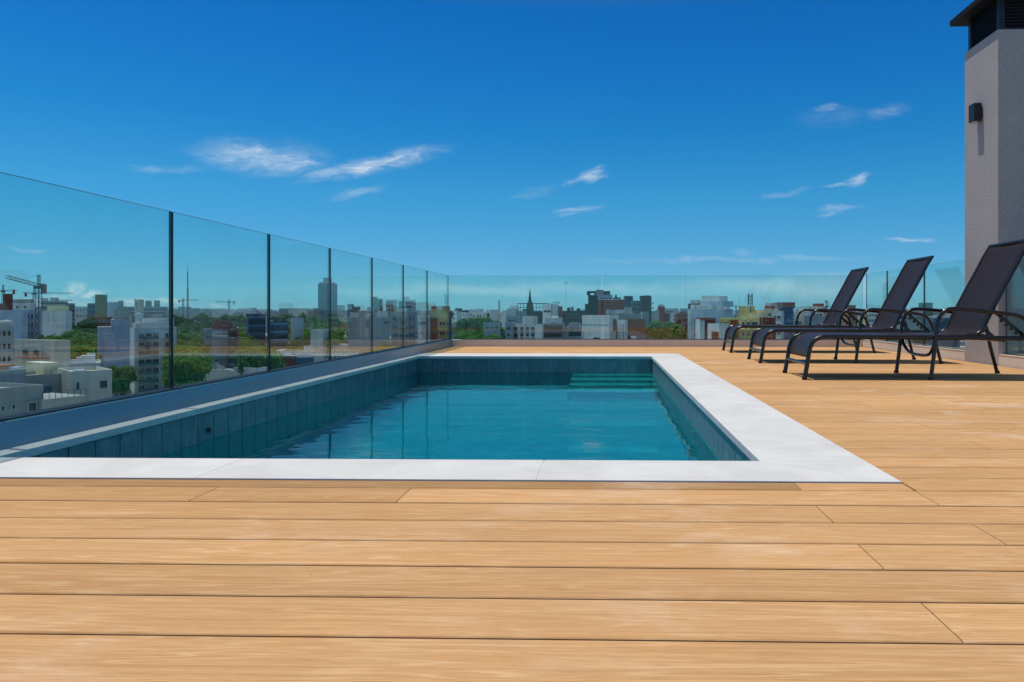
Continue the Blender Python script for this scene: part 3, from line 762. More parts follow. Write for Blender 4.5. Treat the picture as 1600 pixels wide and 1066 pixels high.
    def win(s, p0, p1, y0, y1, st='plain'):
        x0, x1 = s.lx(p0), s.lx(p1); zb, zt = s.zl(y1, x0), s.zl(y0, x0)
        return put('window', win_mesh(max(.5, x1-x0), max(.5, zt-zb), st), s.r, (x0, -.001, zb))
    def tank(s, px, ytop, back=3, r=1.0, h=None, mat=None):
        back = min(back, s.W*.55); x = s.lx(px, back); zt = s.zl(ytop, x, back); zb = s.H-.04
        b = MB().cyl((0, 0), r, 0, zt-zb-.3, 14).cyl((0, 0), r, zt-zb-.3, zt-zb, 14, r*.35); return b.build('water_tank', mat or M_tank, s.r, (x, back, zb))
    def mast(s, px, ytop, back=3, r=.08, dishes=0):
        back = min(back, s.W*.6); x = s.lx(px, back); zt = s.zl(ytop, x, back); zb = s.H-.04; b = MB()
        b.bar((x, back, zb), (x, back, zt), r); 
        for i in range(dishes): z = zt-(i+.4)*1.1; b.box(x-.7, x+.7, back-.1, back+.1, z, z+.15); b.box(x-.75, x-.55, back-.2, back+.2, z-.6, z+.8); b.box(x+.55, x+.75, back-.2, back+.2, z-.6, z+.8)
        return b.build('antenna', M_rail, s.r)
    def clutter(s, n, seed=0):
        """chimneys, air conditioners, stair heads on a flat roof"""
        rd = random.Random(seed); b = MB()
        for i in range(n):
            w, d_, h = rd.uniform(.6, 2.6), rd.uniform(.6, 2.2), rd.uniform(.5, 2.2)
            x = rd.uniform(.3, max(.4, s.L-w-.3)); y = rd.uniform(.3, max(.4, s.W-d_-.3)); b.box(x, x+w, y, y+d_, s.H-.04, s.H+h+i*.01)
        return tag(b.build('roof_clutter', [wall(rd.choice(('white', 'pale', 'grey')))], s.r), kind='stuff')

B = Bld
# ---- near left cluster
b = B('pale concrete terrace block with small windows, lowest at the left edge behind the glass', -70, 78, 620, pr=68, rot=72, mat='concrete')
b.win(43, 57, 629, 644); b.win(17, 22, 631, 641); b.win(0, 4, 634, 644); MB().box(b.lx(42), b.lx(59), -.35, 0, b.zl(628, b.lx(50)), b.zl(627, b.lx(50))+.05).build('lintel', M_slabw, b.r)
b = B('grey rendered penthouse with two tall dark windows above the lowest terrace block', -70, 88, 590, pr=40, rot=72, depth=10, mat='grey')
b.win(7, 14, 598, 616); b.win(-3, 3, 599, 617)
b.up(-12, 24, 572, back=3, depth=4, mat='rose', name='duct_housing')
for p_ in (2, 13):
    x = b.lx(p_, 5); z = b.zl(572, x, 5)
    MB().cyl((x, 5), .33, z, z+.42, 14, .16).build('exhaust_cowl', M_met, b.r)
b.up(25, 37, 574, back=1.5, depth=1.5, mat='paleblue', name='air_conditioner')
b = B('grey stair block with a blue door panel between the penthouse and the windowed cube', 30, 96, 593, pr=112, rot=62, depth=8, mat='concrete')
b.patch(68, 81, 604, 621, simple('blue painted door', (.06, .14, .27), .6), 'door')
b = B('long beige terrace wall with a thin railing in front of the grey stair block', 66, 86, 624, pr=136, rot=68, depth=7, mat='beige', parapet=False)
for k_ in range(8):
    x = b.L*k_/7.2+.1; MB().box(x, x+.05, .1, .15, b.H-.05, b.H+.75).build('railing_post', M_rail, b.r)
MB().box(.1, b.L-.1, .09, .16, b.H+.751, b.H+.8).build('handrail', M_rail, b.r); MB().box(-.06, b.L, -.12, 0, b.H-1.7, b.H-1.62).build('ledge', b.mat, b.r)
b = B('beige cube with one wide dark window and a bright flat roof, right of the railing', 110, 96, 586, pr=175, rot=46, depth=9, mat='beige', roof=M_roofw)
b.win(155, 168, 594, 608); b.win(118, 122, 597, 611)
b.up(119, 135, 579, back=2, depth=2, mat='paleblue', name='air_conditioner'); b.up(111, 117, 580, back=3, depth=1.5, mat='pale', name='air_conditioner')
b = B('tall pale box with blank walls and an external maintenance platform, left of the tree canopy', 86, 112, 537, pl=22, pr=110, rot=66, mat='sand', roof=M_roofw)
x0, x1 = .12*b.W, .80*b.W; zf = b.zl(558, 0, b.W*.5)
MB().box(-1.1, -.002, x0, x1, zf-.12, zf).build('platform', M_steelr, b.r)
for k_ in range(7):
    y = x0+(x1-x0-.06)*k_/6; MB().box(-1.1, -1.05, y, y+.06, zf, zf+1.05).build('railing_post', M_rail, b.r)
for q in (.5, 1.0): MB().box(-1.1, -1.05, x0, x1, zf+q, zf+q+.05).build('handrail', M_rail, b.r)
for yy in (.42, .70): o = MB().cyl((0, 0), .42, 0, .3, 14).build('fan_vent', M_wdark, b.r, (-.30, b.W*yy, zf+.75)); o.rotation_euler = (0, pi/2, 0)
b = B('small pale cube standing in front of the tall pale box', 68, 103, 567, pl=40, pr=92, rot=60, mat='cream', roof=M_roofw)
b = B('low cluttered roof with metal frames between the tall pale box and the lavender wall', 100, 150, 572, pr=158, rot=8, depth=14, mat='grey', roof=M_roofw); b.clutter(9, 4)
for p_ in (112, 126, 140, 147): b.mast(p_, 561, back=4, r=.07)
b = B('grey apartment block with dark windows at the left edge, above the penthouse', -40, 165, 508, pr=22, rot=6, mat='grey'); b.windows(5, 5, 1.6, 1.4, x0=.3, st='plain'); b.up(-10, 21, 504, back=1, mat='pale'); b.tank(10, 500, 4, 1.3); b.tank(2, 501, 4, 1.1)
b = B('tall blank lavender wall of a stepped building left of the pale apartment tower', 152, 205, 511, pr=203, rot=4, mat='lavender', parapet=False)
b.up(174, 203, 499.5, back=0, depth=b.W, z0=b.H-.05, name='upper_wall'); b.up(178, 202, 483, back=2, depth=5, mat='concrete'); b.win(183, 187, 0, 1) if 0 else None
b = B('pale apartment tower with bright side wall and stacked dark balconies beside the first glazing bar', 210, 228, 515, pl=198, pr=276, rot=44, mat='pale', side='white')
b.up(212, 250, 505, back=1.5, depth=5, mat='pale'); b.up(222, 262, 499, back=4, depth=4, mat='white'); b.up(205, 222, 494, back=7, depth=3, mat='concrete'); b.tank(217, 489, 8, 1.2, mat=M_met); b.clutter(7, 3)
b.windows(3, 7, 3.4, 1.9, x0=.08, x1=.58, fh=2.75, st='mix'); b.windows(1, 7, 2.2, 1.8, x0=.68, x1=.92, fh=2.75); b.balconies(7, .08, .5, 2.75, 3.2, 'glass'); b.balconies(7, .66, .95, 2.75, 3.2, 'rail')
# ---- middle distance, left
b = B('long pale blue blank wall of an apartment block beyond the trees at far left', -20, 420, 486, pr=33, rot=3, mat='paleblue')
b = B('pale block with rows of paired windows behind the big crane mast', 33, 425, 486, pr=62, rot=3, mat='paleblue'); b.windows(4, 3, 2.0, 2.2, x0=.02, x1=.95, fh=5, top=2)
b = B('wide blank off white wall with two rows of slits, right of the big crane mast', 64, 400, 487, pr=102, rot=2, mat='pale'); b.windows(2, 2, 1.4, .5, x0=.2, x1=.65, fh=3.2, top=1.4); b.up(74, 104, 478, back=2, depth=9, mat='cream', name='upper_floor')
b = B('dark red brick tower at the far left edge under the small crane', 5, 560, 460, pr=20, rot=2, mat='brick'); 
b = B('low brick wall building at the left edge beside the dark red brick tower', -20, 540, 475, pr=6, rot=2, mat='red')
b = B('white building with a darker top storey right of the dark red brick tower', 20, 520, 475, pr=47, rot=2, mat='white'); b.up(20, 47, 468, back=1, mat='concrete'); b.windows(2, 1, 3, 2)
b = B('red brick box behind the big crane mast', 46, 530, 475, pr=55, rot=2, mat='red')
b = B('grey stepped building with an overhanging roof right of the big crane', 64, 620, 471, pr=106, rot=3, mat='concrete'); b.up(64, 76, 466, back=1, mat='pale'); b.up(78, 92, 465, back=1, mat='pale'); b.up(90, 113, 468.5, back=0, depth=6, z0=b.H+.9, name='roof_slab'); b.strips(2, 4, 1, 1.2)
b = B('dark unfinished concrete frame building right of the overhanging roof', 102, 560, 475, pr=117, rot=3, mat='dark'); b.bands(5, 3.2, mat=wall('concrete'), h=.4)
b = B('small pale block between the dark concrete frame and the round topped tower', 117, 600, 480, pr=140, rot=3, mat='pale'); b.windows(4, 2, 2.4, 2.2, fh=5)
b = B('blue scaffolded block left of the tall plain concrete tower', 137, 520, 475, pr=150, rot=3, mat='blue'); b.strips(3, 4); b.mast(146, 464, dishes=1)
b = B('tall plain concrete tower on the left skyline', 149, 500, 461.5, pr=167.5, rot=4, mat='olive'); b.mast(155, 459)
b = B('pale blue slab block behind the plain concrete tower', 167, 700, 473, pr=181, rot=3, mat='paleblue')
b = B('grey block with a small house on its roof on the left skyline', 181, 640, 480, pr=212, rot=3, mat='concrete'); b.up(185, 193, 470, back=1, mat='concrete'); b.windows(5, 3, 2.2, 1.6)
b = B('narrow pale bell tower with pinnacles on the left skyline', 210, 560, 469, pr=218, rot=4, mat='sand'); b.mast(211, 466, .6, .25); b.mast(217, 466, .6, .25); b.windows(1, 2, 1.2, 2.4)
b = B('wide grey block with two roof houses left of the first glazing bar', 217, 620, 480, pr=262, rot=3, mat='grey'); b.up(227, 237, 470, back=1, mat='concrete'); b.up(241, 250, 469.5, back=1, mat='concrete'); b.windows(8, 3, 2, 1.5)
b = B('cluttered white roofs in front of the wide grey block', 224, 380, 498, pr=262, rot=3, mat='white'); b.clutter(8, 8); b.windows(5, 2, 1.6, 1.4)
b = B('brown low block under the plain concrete tower', 140, 450, 497, pr=176, rot=3, mat='brick'); b.windows(5, 2, 1.8, 1.4)
# ---- behind the second and third pane
b = B('six storey apartment block with white balconies behind the second pane', 318, 246, 516.5, pr=356, rot=2, depth=9, mat='grey'); 
b.patch(333, 356, 517, 597, 'white', 'front_panel', .04); b.windows(1, 6, 2.2, 1.3, x0=.05, x1=.36, st='shutter'); b.windows(2, 6, 2.1, 1.2, x0=.42, x1=.98, st='mix', top=1.1); b.balconies(6, .42, 1.0, 3.0, 3.0, 'solid')
b.up(331, 358, 502, back=2, depth=4, mat='brick'); b.clutter(3, 2)
for p_ in (333, 338, 344, 350): b.mast(p_, 500, back=3, r=.10)
b = B('narrow dark grey service tower attached right of the six storey apartment block', 356.5, 245.5, 507, pr=369, rot=2, depth=9, mat='dark', side='red'); b.windows(1, 6, 1.6, 1.2, st='shutter')
b = B('terracotta side wall right of the narrow dark grey service tower', 369.5, 247, 512, pr=374, rot=2, depth=7, mat='rose')
b = B('dark curved balcony block with long grey bands near the second glazing bar', 384, 300, 492.5, pr=415, rot=3, mat='dark', roof=M_roofw); b.bands(6, 3.4, mat=wall('blue'), h=1.2)
b = B('lower blue grey office wing with window bands right of the second glazing bar', 419, 305, 505, pr=450, rot=3, mat='blue'); b.strips(3, 3.4, 1.6, 1.4); b.up(419, 426, 501, mat='pale'); b.bands(3, 3.4, .1, .5, wall('paleblue'), .12)
b = B('white stair box at the right end of the blue grey office wing', 454, 306, 498, pr=464, rot=3, mat='white')
b = B('low white roof with rooftop units below the six storey apartment block', 312, 180, 579, pr=375, rot=5, mat='white', roof=M_roofw); b.clutter(7, 5)
b = B('low white house between the terracotta wall and the round green tree', 374, 215, 562, pr=400, rot=3, mat='white'); b.windows(2, 1, 1.4, 1.2)
b = B('low flat white shed roof just above the blue curb', 380, 175, 577, pr=402, rot=4, mat='pale', roof=M_roofw)
b = B('pale house with sloping gables behind the third pane', 433, 235, 546, pr=462, rot=3, mat='sand', parapet=False); b.windows(2, 1, 1.6, 1.2)
b.r['label'] = 'pale sand coloured house with small windows behind the third pane'
b = B('white house with bright roof left of the white stair tower behind the third pane', 462, 228, 551, pr=486, rot=3, mat='white', roof=M_roofw); b.windows(2, 1, 1.4, 1.1); b.clutter(4, 11)
b = B('long low red brick wall with white rooftop fittings above the curb behind the third pane', 420, 196, 560, pr=463, rot=5, mat='brick', roof=M_roofw); b.clutter(5, 6)
b = B('dark glass low block right of the long red brick wall', 463, 198, 561, pr=490, rot=5, mat='blue'); b.strips(2)
b = B('tall glass office tower with stepped crown on the skyline', 497, 1080, 443, pr=527, rot=3, depth=24, mat='blue', parapet=False)
for k_ in range(8):
    x = b.L*(.03+.12*k_); MB().box(x, x+b.L*.085, -.25, -.002, 4, b.H-3).build('glass_strip', M_curtain, b.r)
for k_ in range(20): MB().box(-.4, b.L+.4, -.5, -.252, b.H-3-k_*3.3, b.H-2.7-k_*3.3).build('floor_edge', wall('blue'), b.r)
b.up(505, 518.5, 434, back=3, depth=14, mat='concrete', name='crown'); b.up(499, 524, 441, back=1, depth=20, mat='concrete', name='crown_base')
b = B('white blank stair tower standing in the trees behind the fourth pane', 485, 262, 517, pr=504.5, rot=3, depth=6, mat='white', roof=M_roofw)
b = B('low white roofed hall right of the white stair tower', 506, 250, 541, pr=546, rot=3, mat='sand', roof=M_roofw); b.windows(6, 1, 1.5, 1.2); b.up(508, 540, 537, back=2, mat='white')
b = B('tan low building below the white roofed hall', 512, 225, 549, pr=548, rot=3, mat='beige'); b.windows(5, 2, 1.4, 1.2)
for a_ in ((543, 553, 475, 'blue', 'dark blue slab tower right of the tall glass office tower'), (553, 563, 479.5, 'blue', 'shorter blue block attached to the dark blue slab tower'),
           (581, 590, 464, 'blue', 'left half of the twin blue towers behind the fifth glazing bar'), (590, 598, 467, 'dark', 'right half of the twin blue towers behind the fifth glazing bar'),
           (603, 616, 468.5, 'paleblue', 'square pale blue tower between the twin towers and the paired glass block'), (623, 630, 470, 'blue', 'slim blue block left of the pale glass tower'),
           (628, 645, 469, 'paleblue', 'pale glass tower with a roof box behind the sixth glazing bar'), (619, 621, 470, 'dark', 'thin dark chimney stack among the blue towers')):
    b = B(a_[4], a_[0], 1000, a_[2], pr=a_[1], rot=3, mat=a_[3], parapet=False); b.strips(6, 6, 2, 2.6)
    if a_[0] == 628: b.up(629, 637, 464, back=2)
b = B('large blank grey concrete block behind the fourth and fifth panes', 544, 235, 498, pr=609, rot=3, depth=14, mat='grey'); b.up(548, 560, 491, back=3, mat='concrete'); b.up(573, 583, 480, back=5, depth=5, mat='concrete'); b.up(590, 606, 486, back=3, mat='pale'); b.clutter(10, 12); b.patch(600, 608, 502, 506, M_wdark); b.tank(567, 484, 6, 1.5)
b = B('weathered concrete block with many small windows right of the large blank grey block', 611, 265, 490, pr=650, rot=3, mat='concrete'); b.windows(7, 4, 1.5, 1.4, st='mix'); b.up(615, 640, 482, back=2, mat='concrete'); b.up(606, 618, 479, back=5, mat='rose'); b.up(640, 655, 486, back=3, mat='pale'); b.clutter(8, 13)
b = B('narrow white tower beside the dark brick building near the glass corner', 653, 230, 492, pr=666, rot=3, depth=1.5, mat='white'); b.patch(654, 665, 503, 505.5, M_wdark)
b = B('dark brick building with an olive attic storey left of the glass corner', 667, 232, 499, pr=697, rot=3, mat='brick', parapet=False); b.up(667, 697, 486, back=.3, depth=7, mat='olive', name='attic_storey'); b.up(674, 703, 478.5, back=3, depth=4, mat='red'); b.windows(3, 1, 1.0, .9, top=3.6, x0=.02, x1=.5); b.mast(679, 472, 2, .07); b.mast(669, 470, 2, .07); b.mast(690, 471, 3, .05)
b = B('slate grey block with stacked corner balconies right of the glass corner', 698, 238, 497, pr=706, rot=3, depth=12, mat='dark'); b.balconies(5, .2, .95, 3.0, 3.0, 'solid', f='r'); b.up(697, 708, 487, mat='dark')
# ---- centre, through the far glass
b = B('white block with a hollow front among the trees left of the church spire', 747, 520, 488, pr=768, rot=0, mat='white'); b.patch(749.5, 765, 489.5, 496, M_pane)
b = B('low grey gabled house half hidden in the central trees', 756, 330, 506, pr=782, rot=2, mat='grey'); b.windows(3, 1, 1.4, 1.0)
b = B('pale blue apartment block with window rows behind the central trees', 733, 560, 484, pr=748, rot=0, mat='paleblue'); b.windows(4, 4, 2.0, 1.2, fh=3)
b = B('dark low house on the skyline left of the pale blue apartment block', 715, 600, 486, pr=731, rot=0, mat='dark')
b = B('narrow bright white wall with a stepped roof left of the church spire', 784, 360, 486, pr=790, rot=0, depth=10, mat='white', parapet=False)
b = B('grey terraced block with white attic left of the church spire', 790.5, 360, 495, pr=822, rot=0, depth=12, mat='grey'); b.up(792, 806, 482, back=2, mat='white'); b.up(797, 808, 478, back=5, mat='pale'); b.up(806, 820, 486, back=.5, depth=8, mat='concrete'); b.clutter(5, 21); b.mast(799, 476, 6); b.mast(803, 465, 6, .05); b.windows(3, 1, 1.5, 1.2, x0=.1, x1=.5)
b = B('grey apartment building with two rows of four windows below the church spire', 800, 330, 507.5, pr=848, rot=0, depth=10, mat='pale')
for y0, y1 in ((511, 516), (521, 526.3)):
    for i, (p0, p1) in enumerate(((802, 808.5), (813, 818), (822, 826.5), (829.5, 835))): b.win(p0, p1, y0, y1, 'wood' if (i and y0 < 515) else 'plain'); MB().box(b.lx(p0)-.1, b.lx(p1)+.1, -.3, -.003, b.zl(y1, b.lx(p0))-.2, b.zl(y1, b.lx(p0))-.05).build('sill', M_slabw, b.r)
b.up(816.5, 831, 494, back=.8, depth=4, mat='pale'); b.mast(818, 490, 3, .06)
b = B('darker wing with windows at the left of the four window building', 789, 333, 506, pr=799.8, rot=0, depth=10, mat='grey'); b.windows(1, 3, 1.6, 1.4)
b = B('stone church with one tall pointed green spire on the central skyline', 821, 470, 488, pr=833.5, rot=0, depth=6, mat='dark', name='church', cat='church', parapet=False)
w_ = b.L; m_ = MB(); cxx, cyy = w_/2, 3; Hh = b.H-.05
M_spire = simple('green weathered copper', (.045, .075, .055), .7, var=.2)
def zz(py): return b.zl(py, cxx, cyy)
m_.cyl((cxx, cyy), w_*.50, Hh, zz(479), 8, w_*.44, smooth=False).cyl((cxx, cyy), w_*.40, zz(479), zz(472), 8, w_*.26, smooth=False).cyl((cxx, cyy), w_*.22, zz(472), zz(459), 8, w_*.10, smooth=False).cyl((cxx, cyy), w_*.10, zz(459), zz(450.5), 6, .02, smooth=False)
m_.build('spire', M_spire, b.r)
for k_ in range(4):
    a_ = pi/4+k_*pi/2; MB().cyl((cxx+cos(a_)*w_*.40, cyy+sin(a_)*w_*.40), .45, Hh, zz(470.5), 6, .05).build('pinnacle', M_spire, b.r)
b = B('white building with a dark steel roof frame right of the church spire', 848, 385, 477, pr=862, rot=0, depth=8, mat='white'); b.patch(850, 860.5, 485, 488, M_wdark)
fr = tag(empty('steel_frame', (0, 0, 0)), 'dark steel frame structure standing on the roof around the church spire', 'steel frame')
Yf = 400; X0, X1 = ratio(808)*Yf, ratio(858)*Yf; zt, zb, zr = z_at(475, X0, Yf), z_at(489, X0, Yf), z_at(481, X0, Yf)
for k_ in range(11):
    x = X0+(X1-X0)*k_/10; MB().box(x-.12, x+.12, Yf, Yf+.25, zb, zt).build('post', M_wdark, fr)
MB().box(X0, X1, Yf-.05, Yf+.3, zt, zt+.4).build('top_beam', M_wdark, fr); MB().box(X0, X0+(X1-X0)*.8, Yf-.05, Yf-.001, zr, zr+.25).build('rail_beam', M_wdark, fr)
b = B('building carrying the dark steel roof frame behind the church spire', 806, 402, 488, pr=862, rot=0, depth=10, mat='dark', roof=M_roof)
b = B('terraced building with glazed balconies and brown parapets right of the four window building', 849, 322, 507, pr=880, rot=0, mat='concrete'); b.strips(3, 3.2, .8, 1.7); b.up(852, 878, 497, back=2, mat='pale'); b.bands(2, 3.2, 0, .7, wall('rose'), .9); b.up(862, 872, 494, back=5, mat='white'); b.clutter(4, 33)
b = B('red brown building with dark roof clutter left of the tall rooftop aerial', 865, 390, 480, pr=877, rot=0, mat='brick'); b.up(865, 872, 478, mat='dark'); b.mast(867, 472, 3, .1, 1); b.mast(873, 472, 3, .1, 1)
b = B('long dark building with white window crosses left of the tall dark tower', 877, 420, 487, pr=918, rot=0, mat='dark'); b.windows(2, 2, 4.5, 2.6, x0=.02, x1=.75, fh=4.5, top=1.2); b.up(901, 906.5, 482, mat='dark'); b.up(886, 890, 481, mat='black'); b.up(893, 894.5, 479, mat='black'); b.mast(884.3, 441, 3, .09, 1)
b = B('lower grey terrace with posts below the long dark building', 880, 325, 513, pr=909, rot=0, mat='grey'); b.strips(2, 4.2, 1.5, 2.0, .3); b.up(889, 905, 505, back=1, mat='concrete'); b.clutter(4, 5)
b = B('tall dark tower with a slotted top on the central skyline', 919, 460, 461, pr=934, rot=0, depth=16, mat='black', parapet=False); b.up(917, 922, 455, back=0, depth=8, z0=b.H-.05, mat='black'); b.up(928.5, 936, 455, back=0, depth=8, z0=b.H-.05, mat='black'); b.up(917, 936, 455, back=.5, depth=7, z0=b.H+1.2, mat='black', name='slot_lintel')
b = B('lower dark step at the left of the tall dark tower', 914, 462, 476, pr=919, rot=0, depth=12, mat='dark')
b = B('concrete lift house and pale roof blocks beside the tall dark tower', 934.5, 455, 462, pr=957, rot=0, depth=14, mat='grey'); b.up(931, 943, 453, back=1, depth=5, mat='concrete'); b.up(943, 953.5, 455, back=3, depth=5, mat='dark'); b.mast(934.6, 438, 2, .09); b.windows(4, 3, 1.8, 1.5)
b = B('wide red brick block with a white roof edge beside the tall dark tower', 934, 400, 468.5, pr=976, rot=0, depth=14, mat='brick', parapet=False); MB().box(-.1, b.L+.1, -.12, .3, b.H-.045, b.H+.35).build('coping', wall('white'), b.r); b.up(958, 970, 465, back=5, mat='dark'); b.up(961, 964, 461, back=6, mat='dark')
b = B('dark round topped water tower block left of the twin dark silo', 976.5, 450, 470, pr=987, rot=0, depth=9, mat='blue'); b.tank(979.5, 462.5, 3, 2.0, mat=wall('dark')); b.tank(984, 462.5, 3, 2.0, mat=wall('dark'))
b = B('grey concrete block between the two round topped dark towers', 988, 455, 471, pr=1001, rot=0, mat='concrete'); b.windows(4, 4, 1.5, 1.4, st='mix')
b = B('broad dark tower crowned by a round tank right of the wide red brick block', 1001.5, 440, 467, pr=1018, rot=0, depth=12, mat='dark'); b.tank(1007, 462, 4, 3.0, mat=wall('dark')); b.tank(1011, 461.5, 5, 2.6, mat=wall('dark')); b.balconies(5, .1, .9, 3, 3, 'rail', f='r')
b = B('low dark range below the broad dark tower', 988, 380, 491, pr=1014, rot=0, mat='dark'); b.windows(4, 2, 1.5, 1.3)
b = B('brick and pale stair tower on the skyline right of the broad dark tower', 1029, 560, 480, pr=1039, rot=0, mat='red'); b.up(1029, 1037, 476, mat='pale')
b = B('grey low block between the broad dark tower and the brick stair tower', 1018, 540, 487, pr=1030, rot=0, mat='grey')
b = B('pale block with rounded corner at the right of the brick stair tower', 1039, 620, 483, pr=1055, rot=0, mat='paleblue'); b.windows(5, 2, 2, 1.5)
b = B('large plain white building at centre behind the far glass', 909.5, 250, 492.5, pr=952, rot=0, depth=10, mat='white', parapet=False, roof=M_roofw)
MB().box(0, b.L, -.05, -.002, b.zl(507, 0)-.08, b.zl(507, 0)+.02).build('string_course', M_wdark, b.r); MB().bar((b.lx(912), -.15, b.H-9), (b.lx(912), -.15, b.zl(518, b.lx(912))), .06).build('drain_pipe', M_wdark, b.r); b.patch(927, 937.5, 527.5, 530, M_wdark, 'opening')
b = B('recessed brick bay right of the plain white building', 952.3, 251, 501, pr=962.5, rot=0, depth=8, mat='brick'); b.patch(952.6, 962.2, 517, 531, 'cream', 'lower_wall', .3)
b = B('narrow white pier with a steel ladder beside the brown brick wall', 962.8, 249, 502, pr=976.5, rot=0, depth=8, mat='white', roof=M_roofw)
for p_ in (970, 975): x = b.lx(p_); MB().box(x-.05, x+.05, -.35, -.27, b.H-7, b.zl(507, x)).build('ladder_rail', M_wdark, b.r)
for k_ in range(6): x = b.lx(970.2); MB().box(x, b.lx(974.8), -.34, -.28, b.H-1.6-k_*1.1, b.H-1.5-k_*1.1).build('ladder_rung', M_wdark, b.r)
b = B('brown brick wall with one white rooftop unit in front of it, right of the ladder', 976.8, 250, 501, pr=1008.5, rot=0, depth=10, mat='brick', roof=M_roofw); b.patch(985.5, 994, 525, 529, 'white', 'air_conditioner', .6)
b = B('cluttered pale roof with tanks behind the plain white building and ladder', 946, 300, 492, pr=1003, rot=0, depth=12, mat='concrete', roof=M_roofw); b.clutter(14, 44); b.up(947, 952, 484, back=2, mat='white'); b.up(961, 976, 484, back=3, mat='pale'); b.up(976, 987.5, 480, back=5, mat='concrete'); b.up(953, 960, 487, back=4, mat='white'); b.mast(958, 481, 3, .08, 1)
b = B('tall concrete slab right of the brown brick wall', 1003.5, 290, 489, pr=1014, rot=0, mat='concrete')
# ---- right of centre
b = B('stepped pale blue apartment building with a white top block right of the green tree', 1074.5, 250, 485, pr=1133, rot=0, depth=14, mat='paleblue', roof=M_roofw)
b.up(1081, 1131, 479, back=1.5, depth=10, mat='grey', name='upper_floor'); b.up(1090, 1128, 471, back=3.5, depth=7, mat='paleblue', name='upper_floor', z0=b.H+1.2); b.up(1096.5, 1109, 462.5, back=5, depth=5, mat='white', z0=b.H+2.5); b.up(1109, 1124, 463, back=5.2, depth=5, mat='pale', z0=b.H+2.5); b.up(1075, 1093, 474.5, back=4, mat='dark'); b.up(1079, 1092, 469, back=6, mat='grey'); b.clutter(9, 51)
b.patch(1074.7, 1080, 486, 531, 'white', 'front_panel'); b.windows(1, 7, 1.0, 1.4, x0=.03, x1=.09, fh=2.6); b.patch(1085, 1092, 498, 531, 'blue', 'balcony_stack', .1); b.windows(1, 4, 1.2, 1.3, x0=.2, x1=.28, fh=2.9, top=3.4); b.up(1105, 1114, 487, back=.3, depth=1.2, mat='blue', z0=b.H-3.5, name='glazed_bay')
b = B('brick house with dark roof in front of the stepped pale blue building', 1094, 225, 499, pr=1118, rot=0, mat='brick', side='white'); b.up(1094, 1101, 501, back=-.6, depth=.5, mat='white', z0=b.H-9); b.up(1098, 1117, 498, back=1, mat='dark')
b = B('small white house front with a brick panel left of the yellow building', 1105.5, 205, 508, pr=1123.5, rot=0, mat='white', depth=7); b.patch(1112, 1123, 518, 531, 'brick')
b = B('pale grey gabled house above the left end of the yellow building', 1123.5, 300, 487, pr=1150, rot=0, mat='pale'); b.windows(2, 1, 2, 1.3, x0=0, x1=.5); b.up(1131, 1148, 491, back=-.5, depth=3, mat='grey', z0=b.H-4)
b = B('yellow apartment building with rows of windows and brick bays', 1124.5, 220, 498.5, pr=1187, rot=0, depth=12, mat='yellow', roof=M_roofw)
for y0, y1 in ((503, 509), (519, 524.5)):
    for p0, p1 in ((1125.5, 1129), (1132, 1137.5), (1160, 1164.5), (1167, 1172.5), (1175, 1184)): b.win(p0, p1, y0, y1)
b.patch(1141, 1153.5, 500, 511, 'brick'); b.patch(1141, 1153.5, 515, 528, 'brick')
for p_ in (1130, 1138, 1165, 1173.5): x = b.lx(p_); MB().box(x-.12, x+.12, -.5, -.002, b.H-7, b.H-.1).build('fin', b.mat, b.r)
MB().box(-.2, b.L, -.7, -.001, b.H-3.2, b.H-3.0).build('ledge', wall('cream'), b.r)
b.up(1154, 1176, 478.5, back=3, depth=4, mat='yellow'); b.up(1171, 1190, 489, back=1.5, depth=4, mat='cream', name='stair_house'); b.up(1172, 1189, 485, back=4, depth=3, mat='yellow'); b.mast(1172.3, 461, 4, .10, 3); b.mast(1155, 462, 4, .05)
b = B('brown brick wing at the right end of the yellow building', 1187.2, 221, 499, pr=1212, rot=0, depth=10, mat='brick', roof=M_roofw)
b = B('cream and terracotta tower above the brown brick wing', 1193, 300, 484, pr=1206.5, rot=0, depth=6, mat='cream'); b.up(1195, 1206, 478, mat='red'); b.up(1196, 1205, 473.5, back=2, mat='pale'); b.windows(2, 3, 1.2, 1.4)
b = B('white building with a dark blue side and brick roof house behind the loungers', 1207, 280, 488, pr=1221, rot=0, mat='white'); b.windows(2, 4, 1.4, 1.3, st='mix'); b.up(1209, 1216, 483, mat='white')
b = B('dark blue flat wall right of the white building, topped by a grey brick house', 1221.2, 282, 482, pr=1240, rot=0, mat='blue'); b.up(1214.5, 1242.5, 472.5, back=2, depth=5, mat='rose'); 
b = B('white block with many small windows between lounger arms and far glass', 1240, 290, 496, pr=1256.5, rot=0, mat='white'); b.windows(4, 4, 1.0, 1.3, fh=2.8); b.up(1242, 1262, 487, mat='pale'); b.up(1248, 1259, 481, back=4, mat='white')
b = B('plain grey flat wall behind the backrest of the farthest lounger', 1256.7, 288, 495.5, pr=1300, rot=0, mat='grey')
b = B('beige and brick tower block above the plain grey wall', 1263, 480, 480, pr=1287, rot=0, mat='beige'); b.up(1270, 1284, 474.5, mat='red'); b.windows(4, 2, 1.8, 1.6); b.mast(1291, 470, 2, .25, 1); b.mast(1295, 472, 2, .12)
b = B('red brown block on the skyline between the first and second lounger backs', 1325, 470, 478, pr=1337, rot=0, mat='rose')
b = B('pale block with windows seen under the middle lounger armrest', 1352, 420, 487, pr=1376, rot=0, mat='pale'); b.windows(5, 3, 1.8, 1.5)
b = B('cream block behind the middle lounger backrest', 1340, 380, 492, pr=1352, rot=0, mat='cream')
b = B('grey block beside the middle lounger backrest', 1412, 520, 486, pr=1442, rot=0, mat='grey'); b.windows(6, 2, 1.8, 1.5)
